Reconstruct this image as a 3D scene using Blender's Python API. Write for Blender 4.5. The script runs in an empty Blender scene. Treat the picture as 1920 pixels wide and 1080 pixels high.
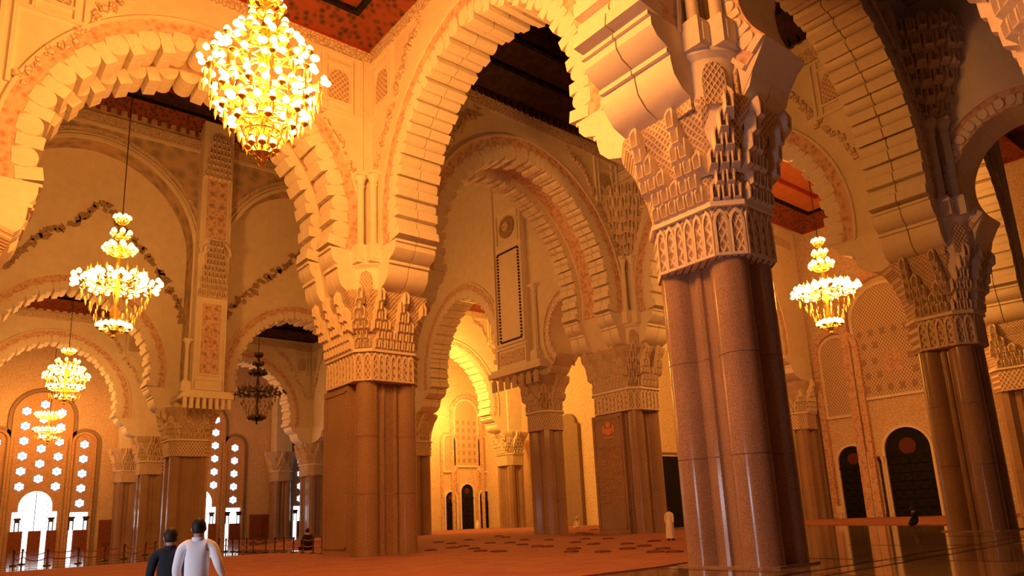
import bpy, math, random
from mathutils import Matrix, Vector

rnd = random.Random(11)
SC = bpy.context.scene
COL = SC.collection
PI = math.pi

# ------------------------------------------------------------------ camera
F_PX, PITCH, ROLL, CY, YAW, EYE = 1342.76, 0.221, -0.046, 665.4, 0.69, 1.62
right0 = Vector((math.cos(YAW), -math.sin(YAW), 0))
fwd0 = Vector((math.sin(YAW), math.cos(YAW), 0))
fwd = fwd0 * math.cos(PITCH) + Vector((0, 0, math.sin(PITCH)))
up0 = -fwd0 * math.sin(PITCH) + Vector((0, 0, math.cos(PITCH)))
cx_ = right0 * math.cos(ROLL) + up0 * math.sin(ROLL)
cy_ = -right0 * math.sin(ROLL) + up0 * math.cos(ROLL)
cam_data = bpy.data.cameras.new('camera')
cam = bpy.data.objects.new('camera', cam_data)
COL.objects.link(cam)
cam.matrix_world = Matrix(((cx_.x, cy_.x, -fwd.x, 0), (cx_.y, cy_.y, -fwd.y, 0),
                           (cx_.z, cy_.z, -fwd.z, EYE), (0, 0, 0, 1)))
cam_data.sensor_width = 36.0
cam_data.lens = F_PX / 1920 * 36.0
cam_data.shift_y = (CY - 540) / 1920
cam_data.clip_end = 500
SC.camera = cam

# ------------------------------------------------------------------ world, exposure, lamps
w = bpy.data.worlds.new('hall_ambient')
SC.world = w
w.use_nodes = True
w.node_tree.nodes['Background'].inputs[0].default_value = (0.36, 0.20, 0.14, 1)
w.node_tree.nodes['Background'].inputs[1].default_value = 0.035
SC.view_settings.view_transform = 'Standard'
SC.view_settings.look = 'None'
SC.view_settings.exposure = 0.0
SC.view_settings.gamma = 1.0
SC.view_settings.use_curve_mapping = False
WARM = (1.0, 0.33, 0.05)


def lamp(name, loc, power, color=WARM, radius=1.0):
    l = bpy.data.lights.new(name, 'POINT')
    l.energy = power
    l.color = color
    l.shadow_soft_size = radius
    o = bpy.data.objects.new(name, l)
    o.location = loc
    COL.objects.link(o)
    return o


lamp('chandelier_glow', (7.8, 22.3, 16.4), 18500)
lamp('chandelier_glow', (8.7, 52.0, 18.6), 8500)
lamp('chandelier_glow', (10.2, 84.0, 17.2), 8000)
lamp('chandelier_glow', (11.3, 104.0, 15.0), 7000)
lamp('chandelier_glow', (48.5, 23.4, 16.4), 9500)
lamp('aisle_glow', (51.0, 72.5, 19.0), 9500, (1.0, 0.46, 0.06))
lamp('aisle_glow', (58.0, 84.5, 17.0), 4500, (1.0, 0.36, 0.05))
lamp('chandelier_glow', (29.5, 54.0, 19.0), 1500)  # bare lamp, no chandelier is built around it
lamp('near_bay_fill', (3.2, 11.6, 17.5), 6500)  # unseen warm lamp added to light the nearest pier's left face
dl = bpy.data.lights.new('daylight_fill', 'AREA')  # unseen area light added for cool light on the walkers; no doorway built
dl.energy = 330
dl.color = (0.78, 0.86, 1.0)
dl.shape = 'RECTANGLE'
dl.size, dl.size_y = 2.0, 3.0
do = bpy.data.objects.new('daylight_fill', dl)
do.location = (-3.6, 9.2, 1.9)
do.rotation_euler = (math.radians(90), 0, math.radians(-90))
COL.objects.link(do)
lamp('aisle_glow', (33.0, 104.0, 15.0), 900)

# ------------------------------------------------------------------ materials
def mat(name, color, rough=0.7, metal=0.0, spec=0.3):
    m = bpy.data.materials.new(name)
    m.use_nodes = True
    b = m.node_tree.nodes['Principled BSDF']
    b.inputs['Base Color'].default_value = (*color, 1)
    b.inputs['Roughness'].default_value = rough
    b.inputs['Metallic'].default_value = metal
    b.inputs['Specular IOR Level'].default_value = spec
    return m


def nodes(m):
    return m.node_tree.nodes, m.node_tree.links, m.node_tree.nodes['Principled BSDF']


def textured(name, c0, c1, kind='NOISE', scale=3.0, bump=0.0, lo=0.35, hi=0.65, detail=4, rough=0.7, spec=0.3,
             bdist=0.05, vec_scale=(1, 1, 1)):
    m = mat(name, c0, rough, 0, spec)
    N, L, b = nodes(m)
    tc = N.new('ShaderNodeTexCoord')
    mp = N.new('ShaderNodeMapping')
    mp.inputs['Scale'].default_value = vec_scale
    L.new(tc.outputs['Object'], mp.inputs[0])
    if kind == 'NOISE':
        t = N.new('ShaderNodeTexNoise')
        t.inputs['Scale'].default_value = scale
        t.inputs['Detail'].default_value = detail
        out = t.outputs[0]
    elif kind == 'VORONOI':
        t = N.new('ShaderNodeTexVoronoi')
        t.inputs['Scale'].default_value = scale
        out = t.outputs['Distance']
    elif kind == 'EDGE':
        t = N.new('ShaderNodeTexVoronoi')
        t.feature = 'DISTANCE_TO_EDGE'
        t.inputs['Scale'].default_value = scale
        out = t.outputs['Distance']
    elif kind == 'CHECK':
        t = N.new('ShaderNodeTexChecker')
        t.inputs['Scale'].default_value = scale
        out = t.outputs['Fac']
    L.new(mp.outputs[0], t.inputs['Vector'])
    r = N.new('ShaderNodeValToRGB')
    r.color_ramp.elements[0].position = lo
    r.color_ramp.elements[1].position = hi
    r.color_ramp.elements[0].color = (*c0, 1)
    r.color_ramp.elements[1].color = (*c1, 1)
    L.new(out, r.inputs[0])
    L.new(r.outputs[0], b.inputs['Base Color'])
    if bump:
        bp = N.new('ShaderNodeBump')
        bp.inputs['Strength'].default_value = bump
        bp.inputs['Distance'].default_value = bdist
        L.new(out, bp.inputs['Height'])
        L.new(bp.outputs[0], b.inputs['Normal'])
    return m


PLASTER = textured('cream_plaster', (0.76, 0.68, 0.58), (0.83, 0.76, 0.66), 'NOISE', 1.2, 0.05, 0.3, 0.7, 6, 0.75)
STONE = textured('cut_stone', (0.80, 0.73, 0.64), (0.86, 0.80, 0.71), 'NOISE', 2.5, 0.08, 0.3, 0.7, 5, 0.7)
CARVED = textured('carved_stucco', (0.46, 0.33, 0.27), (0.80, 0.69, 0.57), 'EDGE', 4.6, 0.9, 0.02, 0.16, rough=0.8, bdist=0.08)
PINK = textured('carved_pink_band', (0.52, 0.30, 0.24), (0.74, 0.54, 0.44), 'VORONOI', 3.4, 0.8, 0.15, 0.6, rough=0.8, bdist=0.07)
MUQ = textured('muqarnas_stucco', (0.70, 0.59, 0.48), (0.83, 0.74, 0.63), 'NOISE', 4.0, 0.2, 0.3, 0.7, 4, 0.8)
PAINTED = textured('painted_ornament', (0.33, 0.30, 0.22), (0.62, 0.47, 0.36), 'VORONOI', 0.9, 0.4, 0.15, 0.7, rough=0.8)
ORNAMENT = textured('dark_ornament', (0.30, 0.22, 0.17), (0.48, 0.36, 0.28), 'NOISE', 5, 0.3, 0.35, 0.65, rough=0.85)
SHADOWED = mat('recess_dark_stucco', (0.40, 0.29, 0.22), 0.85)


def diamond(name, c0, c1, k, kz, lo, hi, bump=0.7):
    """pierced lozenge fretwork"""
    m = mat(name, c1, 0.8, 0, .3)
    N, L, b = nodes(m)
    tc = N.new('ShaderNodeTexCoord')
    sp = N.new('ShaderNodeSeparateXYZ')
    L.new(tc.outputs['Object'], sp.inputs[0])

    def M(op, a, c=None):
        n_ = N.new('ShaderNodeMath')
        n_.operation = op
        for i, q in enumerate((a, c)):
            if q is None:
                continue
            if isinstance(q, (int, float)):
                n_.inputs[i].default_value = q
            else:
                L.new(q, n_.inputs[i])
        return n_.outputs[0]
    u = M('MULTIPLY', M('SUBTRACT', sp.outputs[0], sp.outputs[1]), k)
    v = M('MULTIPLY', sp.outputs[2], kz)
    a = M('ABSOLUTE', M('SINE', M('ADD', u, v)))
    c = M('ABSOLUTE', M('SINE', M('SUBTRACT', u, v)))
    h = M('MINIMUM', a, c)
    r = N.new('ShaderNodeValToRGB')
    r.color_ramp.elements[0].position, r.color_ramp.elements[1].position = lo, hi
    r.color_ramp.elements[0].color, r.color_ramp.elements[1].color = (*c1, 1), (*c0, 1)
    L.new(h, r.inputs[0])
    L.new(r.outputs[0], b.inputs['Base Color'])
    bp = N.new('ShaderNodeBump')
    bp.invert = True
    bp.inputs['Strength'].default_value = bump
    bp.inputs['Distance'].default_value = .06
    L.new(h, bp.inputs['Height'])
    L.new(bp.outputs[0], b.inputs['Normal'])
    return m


def granite_mat():
    m = mat('polished_granite', (0.34, 0.24, 0.19), 0.17, 0, 0.5)
    N, L, b = nodes(m)
    tc = N.new('ShaderNodeTexCoord')
    n1 = N.new('ShaderNodeTexNoise')
    n1.inputs['Scale'].default_value = 26
    n1.inputs['Detail'].default_value = 6
    n1.inputs['Roughness'].default_value = 0.8
    L.new(tc.outputs['Object'], n1.inputs['Vector'])
    r = N.new('ShaderNodeValToRGB')
    e = r.color_ramp.elements
    e[0].position, e[1].position = 0.36, 0.66
    e[0].color, e[1].color = (0.26, 0.165, 0.125, 1), (0.60, 0.42, 0.33, 1)
    L.new(n1.outputs[0], r.inputs[0])
    n2 = N.new('ShaderNodeTexNoise')
    n2.inputs['Scale'].default_value = 0.45
    L.new(tc.outputs['Object'], n2.inputs['Vector'])
    mx = N.new('ShaderNodeMixRGB')
    mx.blend_type = 'MULTIPLY'
    mx.inputs[0].default_value = 0.35
    L.new(r.outputs[0], mx.inputs[1])
    L.new(n2.outputs[0], mx.inputs[2])
    L.new(mx.outputs[0], b.inputs['Base Color'])
    return m


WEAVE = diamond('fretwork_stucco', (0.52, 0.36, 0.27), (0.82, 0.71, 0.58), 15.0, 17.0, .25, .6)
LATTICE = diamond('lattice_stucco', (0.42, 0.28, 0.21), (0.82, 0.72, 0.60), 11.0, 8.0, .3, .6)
GRANITE = granite_mat()
DADO = textured('granite_dado', (0.24, 0.17, 0.13), (0.38, 0.28, 0.22), 'NOISE', 9, 0, 0.35, 0.7, 6, 0.4)
MARBLE = textured('polished_marble_floor', (0.20, 0.14, 0.11), (0.30, 0.21, 0.16), 'NOISE', 0.7, 0, 0.3, 0.7, 8, 0.07, 0.55)
INLAY = mat('dark_marble_inlay', (0.07, 0.05, 0.045), 0.09, 0, 0.5)
CARPET = textured('red_carpet', (0.29, 0.125, 0.115), (0.39, 0.175, 0.155), 'NOISE', 0.8, 0.15, 0.3, 0.7, 8, 0.95, 0.1)
RUG = textured('dark_rug', (0.09, 0.035, 0.028), (0.2, 0.07, 0.05), 'NOISE', 3, 0, 0.4, 0.6, 3, 0.95, 0.1)
RED = textured('painted_red_wood', (0.05, 0.03, 0.018), (0.24, 0.06, 0.03), 'VORONOI', 2.6, 0.3, 0.15, 0.55, rough=0.55)
REDPLAIN = mat('red_lacquered_wood', (0.34, 0.04, 0.025), 0.5)
REDPANEL = textured('painted_ceiling_panel', (0.10, 0.075, 0.03), (0.26, 0.055, 0.022), 'VORONOI', 1.9, 0.3, 0.2, 0.5, rough=0.6)
CEDAR = textured('shade_darkened_cedar', (0.028, 0.014, 0.012), (0.07, 0.028, 0.02), 'NOISE', 2.2, 0.3, 0.35, 0.65, 4, 0.6)  # shade of the unlit bay ceilings is put into this low cedar tone
ORANGEWOOD = textured('orange_cedar_boards', (0.50, 0.15, 0.06), (0.60, 0.22, 0.09), 'NOISE', 2, 0.1, 0.35, 0.65, 4, 0.55, vec_scale=(4, .4, 1))
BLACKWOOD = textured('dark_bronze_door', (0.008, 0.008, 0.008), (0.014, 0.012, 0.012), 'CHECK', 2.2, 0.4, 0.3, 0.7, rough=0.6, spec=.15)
BLACK = mat('dark_opening', (0.012, 0.012, 0.012), 0.9)
ROSE = mat('rose_glass_emblem', (0.11, 0.025, 0.022), 0.4)
BRASS = mat('gilded_brass', (0.85, 0.58, 0.16), 0.3, 1.0)
IRON = mat('dark_bronze', (0.07, 0.05, 0.04), 0.4, 0.8)
WOOD = textured('red_brown_door_wood', (0.20, 0.06, 0.03), (0.27, 0.09, 0.04), 'NOISE', 3, 0.05, 0.3, 0.7, 4, 0.45)
SKIN = mat('skin', (0.42, 0.24, 0.16), 0.6)
HAIR = mat('black_hair', (0.012, 0.010, 0.010), 0.6)
WHITECLOTH = mat('white_shirt_cloth', (0.80, 0.80, 0.86), 0.85)
WHITEROBE = mat('white_robe_cloth', (0.80, 0.72, 0.66), 0.85)
NAVY = mat('dark_navy_cloth', (0.016, 0.018, 0.026), 0.9)
PAPER = mat('cream_card', (0.80, 0.66, 0.50), 0.8)
WHITE = mat('white_paint', (0.82, 0.80, 0.76), 0.6)


def emit(name, color, strength):
    m = bpy.data.materials.new(name)
    m.use_nodes = True
    N, L = m.node_tree.nodes, m.node_tree.links
    N.clear()
    e = N.new('ShaderNodeEmission')
    e.inputs[0].default_value = (*color, 1)
    e.inputs[1].default_value = strength
    o = N.new('ShaderNodeOutputMaterial')
    L.new(e.outputs[0], o.inputs[0])
    return m


BULB = emit('lit_bulb', (1.0, 0.60, 0.12), 10.0)
DAY = emit('daylit_door_glass', (0.92, 0.97, 1.0), 2.6)
DAYBLUE = emit('daylit_rosette_glass', (0.55, 0.70, 0.95), 1.25)
BULB.cycles.emission_sampling = 'NONE'

# ------------------------------------------------------------------ mesh helpers
class MB:
    def __init__(self):
        self.v, self.f = [], []

    def add(self, vs, fs):
        k = len(self.v)
        self.v += [tuple(p) for p in vs]
        self.f += [tuple(i + k for i in f) for f in fs]
        return self

    def box(self, x0, x1, y0, y1, z0, z1):
        return self.add([(x0, y0, z0), (x1, y0, z0), (x1, y1, z0), (x0, y1, z0),
                         (x0, y0, z1), (x1, y0, z1), (x1, y1, z1), (x0, y1, z1)],
                        [(3, 2, 1, 0), (4, 5, 6, 7), (0, 1, 5, 4), (1, 2, 6, 5), (2, 3, 7, 6), (3, 0, 4, 7)])

    def prism(self, poly, z0, z1, f=None):
        """polygon (a, b) counter-clockwise pushed from z0 to z1; f maps (a, b, c) to a point"""
        f = f or (lambda a, b, c: (a, b, c))
        n = len(poly)
        vs = [f(a, b, z0) for a, b in poly] + [f(a, b, z1) for a, b in poly]
        fs = [tuple(range(n - 1, -1, -1)), tuple(range(n, 2 * n))]
        fs += [(i, (i + 1) % n, n + (i + 1) % n, n + i) for i in range(n)]
        return self.add(vs, fs)

    def loft(self, rings, cap=True):
        n = len(rings[0])
        vs = [p for r in rings for p in r]
        fs = []
        for k in range(len(rings) - 1):
            for i in range(n):
                j = (i + 1) % n
                fs.append((k * n + i, k * n + j, (k + 1) * n + j, (k + 1) * n + i))
        if cap:
            fs.append(tuple(range(n - 1, -1, -1)))
            fs.append(tuple((len(rings) - 1) * n + i for i in range(n)))
        return self.add(vs, fs)

    def lathe(self, prof, n=12, c=(0, 0), sx=1, sy=1):
        return self.loft([[(c[0] + r * sx * math.cos(2 * PI * i / n), c[1] + r * sy * math.sin(2 * PI * i / n), z)
                           for i in range(n)] for r, z in prof])

    def tube(self, pts, r, n=6):
        pts = [Vector(p) for p in pts]
        rings = []
        for i, p in enumerate(pts):
            d = (pts[min(i + 1, len(pts) - 1)] - pts[max(i - 1, 0)]).normalized()
            a = d.orthogonal().normalized() if abs(d.z) > 0.99 else d.cross(Vector((0, 0, 1))).normalized()
            b = d.cross(a)
            rr = r[i] if isinstance(r, (list, tuple)) else r
            rings.append([p + (a * math.cos(2 * PI * k / n) + b * math.sin(2 * PI * k / n)) * rr for k in range(n)])
        return self.loft(rings)

    def mesh(self, name, m, smooth=None):
        me = bpy.data.meshes.new(name)
        me.from_pydata(self.v, [], self.f)
        me.materials.append(m)
        if smooth:
            me.shade_smooth()
            me.set_sharp_from_angle(angle=math.radians(smooth))
        return me


def link(name, me, parent=None, loc=(0, 0, 0), rz=0.0, scale=None, mtx=None):
    o = bpy.data.objects.new(name, me)
    COL.objects.link(o)
    if parent:
        o.parent = parent
    if mtx is not None:
        o.matrix_local = mtx
    else:
        o.location = loc
        o.rotation_euler = (0, 0, rz)
        if scale:
            o.scale = scale
    return o


def obj(name, mb, m, parent=None, smooth=None, **k):
    return link(name, mb.mesh(name, m, smooth), parent, **k)


def tag(o, label, cat, group=None):
    o['label'] = label
    o['category'] = cat
    if group:
        o['group'] = group
    return o


def thing(name, label, cat, loc=(0, 0, 0), rz=0, group=None):
    o = link(name, None, None, loc, rz)
    return tag(o, label, cat, group)


def struct(name, mb=None, m=None, loc=(0, 0, 0), rz=0, smooth=None):
    o = link(name, mb.mesh(name, m, smooth) if mb else None, None, loc, rz)
    o['kind'] = 'structure'
    return o


def arcpts(c, r, a0, a1, n):
    return [(c[0] + r * math.cos(a0 + (a1 - a0) * i / n), c[1] + r * math.sin(a0 + (a1 - a0) * i / n)) for i in range(n + 1)]


# ------------------------------------------------------------------ floor
struct('floor', MB().box(-30, 90, -14, 140, -0.4, 0.0), MARBLE)
cp = MB().prism([(-24, 13.9), (16.3, 13.9), (20.2, 14.4), (33.6, 24.4), (39.8, 30.4), (66.5, 31.4), (66.5, 88.6), (39, 88.6), (20.5, 62), (20.5, 45.5),
                 (15.8, 45.5), (-24, 43.5)], 0.0, 0.035)
tag(obj('carpet', cp, CARPET), 'wide red carpet covering the floor between the near piers and the far doors', 'carpet')
tag(obj('carpet', MB().prism([(45.5, 17.2), (66.6, 17.2), (66.6, 31.3), (49.8, 31.0), (49.6, 27.1)], 0, 0.035), CARPET),
    'red carpet patch in front of the two tall black doors', 'carpet')
inl = MB()
for y in (8.6, 9.4, 5.2, 4.6, 0.5):
    inl.box(12, 45, y, y + 0.22, 0, 0.012)
for x in (16.2, 20.6, 27, 33, 40.4):
    inl.box(x, x + 0.25, -6, 13.6, 0, 0.008)
for y in (47.5, 52.0, 57.5, 63.5):
    inl.box(-25, 17.5, y, y + 0.4, 0, 0.012)
t = obj('trim_1', inl, INLAY)
t['kind'] = 'structure'
bd = MB()
bd.box(-24, 15.8, 44.1, 45.0, 0, 0.02)
t = obj('trim_2', bd, mat('pale_marble_border', (0.45, 0.30, 0.20), 0.12))
t['kind'] = 'structure'

# ------------------------------------------------------------------ shared small meshes
def archpoly_(hw, z0, zs, rise):
    return [(-hw, z0), (hw, z0), (hw, zs), (hw * .7, zs + rise * .6), (0, zs + rise), (-hw * .7, zs + rise * .6), (-hw, zs)]


def niche_mesh():
    """one muqarnas cell, a grooved prism with a pointed hood, width 1, height 1, standing out along -y"""
    mb = MB()
    out = [(-.5, 0), (.5, 0), (.5, .62), (.36, .84), (0, 1.08), (-.36, .84), (-.5, .62)]
    inn = [(-.3, .04), (.3, .04), (.3, .56), (.2, .72), (0, .88), (-.2, .72), (-.3, .56)]
    back = [(-.16, .12), (.16, .12), (.16, .52), (.1, .62), (0, .72), (-.1, .62), (-.16, .52)]
    n = len(out)
    fr_ = [.72, .72, .8, .66, .45, .66, .8]
    vs = [(x, .2, z if i > 1 else -.3) for i, (x, z) in enumerate(out)] + [(x * (.9 if i > 1 else .72), -fr_[i], z) for i, (x, z) in enumerate(out)]
    vs += [(x, -fr_[i] - .04, z) for i, (x, z) in enumerate(inn)] + [(x, .0, z) for x, z in back]
    fs = [tuple(range(3 * n, 4 * n))]
    for k in (0, 1, 2):
        fs += [(k * n + i, k * n + (i + 1) % n, (k + 1) * n + (i + 1) % n, (k + 1) * n + i) for i in range(n)]
    mb.add(vs, fs)
    return mb.mesh('muqarnas_niche', MUQ)


NICHE = niche_mesh()
hood = MB()
hp = [(-.4, 0), (.4, 0), (.4, .62)] + [(.4 * math.cos(a), .62 + .38 * math.sin(a)) for a in (0.5, 1.0, PI / 2, PI - 1.0, PI - .5)] + [(-.4, .62)]
hood.prism(hp, -0.06, 0.02, lambda a, b, c: (a, c, b))
HOOD = hood.mesh('arched_panel', WEAVE)


lm = MB()
lo, li = archpoly_(.5, .0, .72, .28), archpoly_(.34, .06, .70, .2)
lm.add([(x, .0, z) for x, z in lo] + [(x, -.06, z) for x, z in lo] + [(x, -.07, z) for x, z in li] + [(x, -.005, z) for x, z in li],
       [(k * 7 + i, k * 7 + (i + 1) % 7, (k + 1) * 7 + (i + 1) % 7, (k + 1) * 7 + i) for k in range(3) for i in range(7)])
LANCET = lm.mesh('skirt_lancet', MUQ)


def lobe_meshes():
    out = {}
    for key, wd in (('near', 1.0),):
        sec = [(-.46, -.12), (-.46, .36)] + arcpts((0, .36), .46, PI, 0, 7)[1:-1] + [(.46, .36), (.46, -.12)]
        sec = [(a, b) for a, b in sec]
        m1 = MB()
        # tangent -> x, thickness -> y, towards the opening -> z
        sec2 = [(-.34, -.2), (.34, -.2)] + [(.47 * math.cos(a), .24 + .47 * math.sin(a)) for a in [-.6 + (PI + 1.2) * k / 10 for k in range(11)]]
        m1.prism(sec2, 0.5, -0.5, lambda a, b, c: (a, c, b))
        out['roll'] = m1.mesh('lobe_roll', STONE, 40)
        m2 = MB().prism([(-.27, -.12), (.27, -.12), (.28, .84), (-.28, .84)], 0.5, -0.5, lambda a, b, c: (a, c, b))
        out['block'] = m2.mesh('lobe_block', STONE)
    return out


LOBE = lobe_meshes()
ZC = 16.7          # height of the arch centres
ZS = 13.0          # top of the capitals


def rad(R, th):
    s = max(0.0, math.sin(th))
    return R * (1 + 0.06 * s ** 4)


bead_sec = [(0, -.5), (.35, 0), (0, .5), (-.35, 0)]


def ornament_line(mb, pts, f, wd=0.45, step=0.5, seed=3):
    """a carved garland: small leaf-like lozenges strung along a line of (u, z) points; f maps (u, d, z) to a point"""
    r = random.Random(seed)
    for (u0, z0), (u1, z1) in zip(pts, pts[1:]):
        L = math.hypot(u1 - u0, z1 - z0)
        n = max(1, int(L / step))
        for i in range(n):
            t = (i + .5) / n
            u, z = u0 + (u1 - u0) * t, z0 + (z1 - z0) * t
            for k in range(2):
                a = r.uniform(0, PI)
                s = wd * r.uniform(.7, 1.3)
                du, dz = r.uniform(-.3, .3) * wd, r.uniform(-.5, .5) * wd
                q = []
                for x, y in bead_sec:
                    x, y = x * s, y * s
                    q.append((u + du + x * math.cos(a) - y * math.sin(a), z + dz + x * math.sin(a) + y * math.cos(a)))
                mb.prism(q, 0, -0.12 - .05 * k, lambda aa, bb, cc: f(aa, cc, bb))


PIERS = []


def cap_edge(p, dv):
    """distance from a wall end to the edge of the capital it stands on"""
    for x0, x1, y0, y1, e in PIERS:
        if x0 - .6 < p.x < x1 + .6 and y0 - .6 < p.y < y1 + .6:
            t = []
            if abs(dv.x) > .3:
                t.append(((x1 + e if dv.x > 0 else x0 - e) - p.x) / dv.x)
            if abs(dv.y) > .3:
                t.append(((y1 + e if dv.y > 0 else y0 - e) - p.y) / dv.y)
            return min(t)
    return 2.4


def arch(label, p0, p1, th, zt, wall, R=7.1, strips=1, N=21, frames=(True, True), zl=27.0, wallmat=None, cols=2, spring=True, group=None,
         frieze=True, cu=0.0, back_lobes=True, zc=ZC):
    """wall between two piers with a lobed horseshoe arch in it; local x along the wall, -y the side seen, z up"""
    p0, p1 = Vector((*p0, 0)), Vector((*p1, 0))
    d = (p1 - p0)
    Lw = d.length
    rz = math.atan2(d.y, d.x)
    mid = (p0 + p1) / 2
    narrow = R < 4
    th0 = math.asin(-(zc - ZS - (1.3 if narrow else 2.3)) / R)
    Ro = R - 0.25
    h = Lw / 2
    n = 40
    pts = [(cu + rad(Ro, a) * math.cos(a), zc + rad(Ro, a) * math.sin(a)) for a in [th0 + (PI - 2 * th0) * i / n for i in range(n + 1)]]
    uj = R * math.cos(th0)
    dn = d.normalized()
    ueL = h - cap_edge(p0, dn) + cu
    ueR = h - cap_edge(p1, -dn) - cu
    poly = [(h, ZS), (h, zt), (-h, zt), (-h, ZS), (min(cu - ueL - .1, pts[-1][0]), ZS)] + pts[::-1] + [(max(cu + ueR + .1, pts[0][0]), ZS)]
    # counter-clockwise in (u, z) seen from -y
    wb = MB().prism(poly, th / 2, -th / 2, lambda a, b, c: (a, c, b))
    W = struct(wall, wb, wallmat or PLASTER, mid, rz)
    A = thing('polylobed_arch', label, 'arch', mid, rz, group)
    # border bands on the seen face
    for sgn in (-1, 1):
        if sgn == 1 and not back_lobes:
            continue
        b1, b2 = MB(), MB()
        y0, y1, y2 = sgn * th / 2, sgn * (th / 2 + .05), sgn * (th / 2 + .13)
        for i in range(n):
            a0, a1 = th0 + (PI - 2 * th0) * i / n, th0 + (PI - 2 * th0) * (i + 1) / n
            for mbx, ra, rb, yy in ((b1, R - .26, R + .66, y1), (b2, R + .66, R + .8, y2)):
                q = []
                for a, rr in ((a0, ra), (a0, rb), (a1, rb), (a1, ra)):
                    k = rad(R, a) - R + rr
                    q.append((cu + k * math.cos(a), zc + k * math.sin(a)))
                mbx.prism(q if sgn < 0 else q[::-1], y0, yy, lambda a_, b_, c_: (a_, c_, b_))
        obj('border_band', b1, PINK, A)
        obj('border_moulding', b2, PLASTER, A)
    # rows of lobes
    if narrow:
        ys = [(-th / 2 + .02, .3), (th / 2 - .02, .3)]
    elif strips == 1:
        wcol = (th + .2) / cols
        ys = [(-(th + .2) / 2 + wcol * (k + .5), wcol - .05) for k in range(cols)]
    else:
        wc = 0.74 * 2 / cols
        ys = []
        for s in (-1, 1):
            for k in range(cols):
                ys.append((s * (th / 2 + .1) - s * wc * (k + .5), wc - .05))
        sb = MB()
        for i in range(n):
            q = []
            for a, dr in ((i, -.34), (i + 1, -.34), (i + 1, -.2), (i, -.2)):
                a = th0 + (PI - 2 * th0) * a / n
                k = rad(R, a) + dr
                q.append((cu + k * math.cos(a), zc + k * math.sin(a)))
            sb.prism(q, th / 2 - .1 - 2 * .74, -th / 2 + .1 + 2 * .74, lambda a_, b_, c_: (a_, c_, b_))
        obj('soffit_band', sb, PINK, A)
    da = (PI - 2 * th0) / N
    sc_t = R * da / 1.5
    for i in range(N):
        for key, fr in (('block', .17), ('roll', .66)):
            for half in (0,):
                right_half = i < N / 2 - .6 or (abs(i - (N - 1) / 2) < .4)
                a = th0 + da * (i + (fr if right_half else 1 - fr))
                fl_ = sc_t if right_half else -sc_t
                k = rad(R, a) - (-.25 if narrow else .12)
                c, s = math.cos(a), math.sin(a)
                for yy, wd in ys:
                    dz_ = .55 if narrow else 1
                    M = Matrix(((-s * fl_, 0, -c * dz_, cu + k * c), (0, wd, 0, yy), (c * fl_, 0, -s * dz_, zc + k * s), (0, 0, 0, 1)))
                    link('lobe_' + key, LOBE[key], A, mtx=M)
    if spring:
        for sgn_, ue in ((-1, ueL), (1, ueR)):
            run = max(.35, ue - (uj - (.1 if narrow else .95)))
            bk = 1.1
            k1, k2 = .45 * run, .8 * run
            secs = (('spring_block', [(-bk, 0), (0, 0), (k1 * .55, .2), (k1 * .9, .55), (k1, .95), (k1, 1.14), (-bk, 1.14)], ZS + .06),
                    ('spring_slab', [(-bk, 0), (k1 + .14, 0), (k1 + .14, .15), (-bk, .15)], ZS + 1.2),
                    ('spring_roll', [(-bk, 0), (k1, 0), (k1 + (k2 - k1) * .7, .22), (k2, .5), (k2, .78), (-bk, .78)], ZS + 1.35),
                    ('spring_slab', [(-bk, 0), (k2 + .12, 0), (k2 + .12, .13), (-bk, .13)], ZS + 2.13))
            if narrow:
                secs, ys = secs[:1], [(-th / 4, th / 2 - .04), (th / 4, th / 2 - .04)]
            for nm, sec, z in secs:
                me = MB().prism(sec, 0.5, -0.5, lambda a, b_, c: (a, c, b_)).mesh(nm, STONE, 35)
                for yy, wd in ys:
                    link(nm, me, A, mtx=Matrix(((-sgn_, 0, 0, cu + sgn_ * ue), (0, wd, 0, yy), (0, 0, 1, z), (0, 0, 0, 1))))
    # carved frames in the spandrels
    yf = -th / 2
    f = lambda u, dd, z: (u, yf + dd, z)
    for s, on in ((-1, frames[0]), (1, frames[1])):
        if not on:
            continue
        fb = MB()
        E0 = s * (h - 1.15)

        def bar(u0, u1, z0, z1, dp=.14):
            a, b = sorted((E0 - s * u0, E0 - s * u1))
            fb.box(a, b, yf - dp, yf + .02, z0, z1)
        ztop = zl - .6
        bar(0, .16, 19.3, ztop)
        bar(.42, .58, 19.3, ztop)
        bar(.58, 3.0, ztop - .18, ztop)
        bar(0.58, 3.0, ztop - 3.6, ztop - 3.44)
        bar(1.0, 1.14, ztop - 3.44, ztop - .18)
        bar(2.5, 2.64, ztop - 3.44, ztop - .18)
        bar(2.86, 3.0, ztop - 3.44, ztop - .18)
        bar(1.14, 2.5, ztop - 3.0, ztop - 2.86)
        bar(1.14, 2.5, ztop - .76, ztop - .62)
        obj('spandrel_frame', fb, STONE, W)
        link('spandrel_niche', HOOD, W, mtx=Matrix(((1.35, 0, 0, E0 - s * 1.82), (0, 1.6, 0, yf - .02), (0, 0, 1.75, ztop - 2.8), (0, 0, 0, 1))))
        gb = MB()
        ornament_line(gb, [(E0 - s * 3.0, ztop - 3.7), (E0 - s * 1.6, ztop - 5.6), (E0 - s * .8, 19.4)], f, .42, .42, 5)
        pr = []
        for k in range(9):
            a = (PI / 2 - .62 + .055 * k) if s > 0 else (PI / 2 + .62 - .055 * k)
            pr.append((cu + (R + 1.9 - .0 * k) * math.cos(a), min(zl - 1.0, zc + (R + 1.9) * 1.03 * math.sin(a))))
        ornament_line(gb, [(E0 - s * 3.2, ztop - 3.2), (E0 - s * 4.2, ztop - 1.4), (E0 - s * 5.8, ztop - .25)], f, .5, .42, 6)
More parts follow.
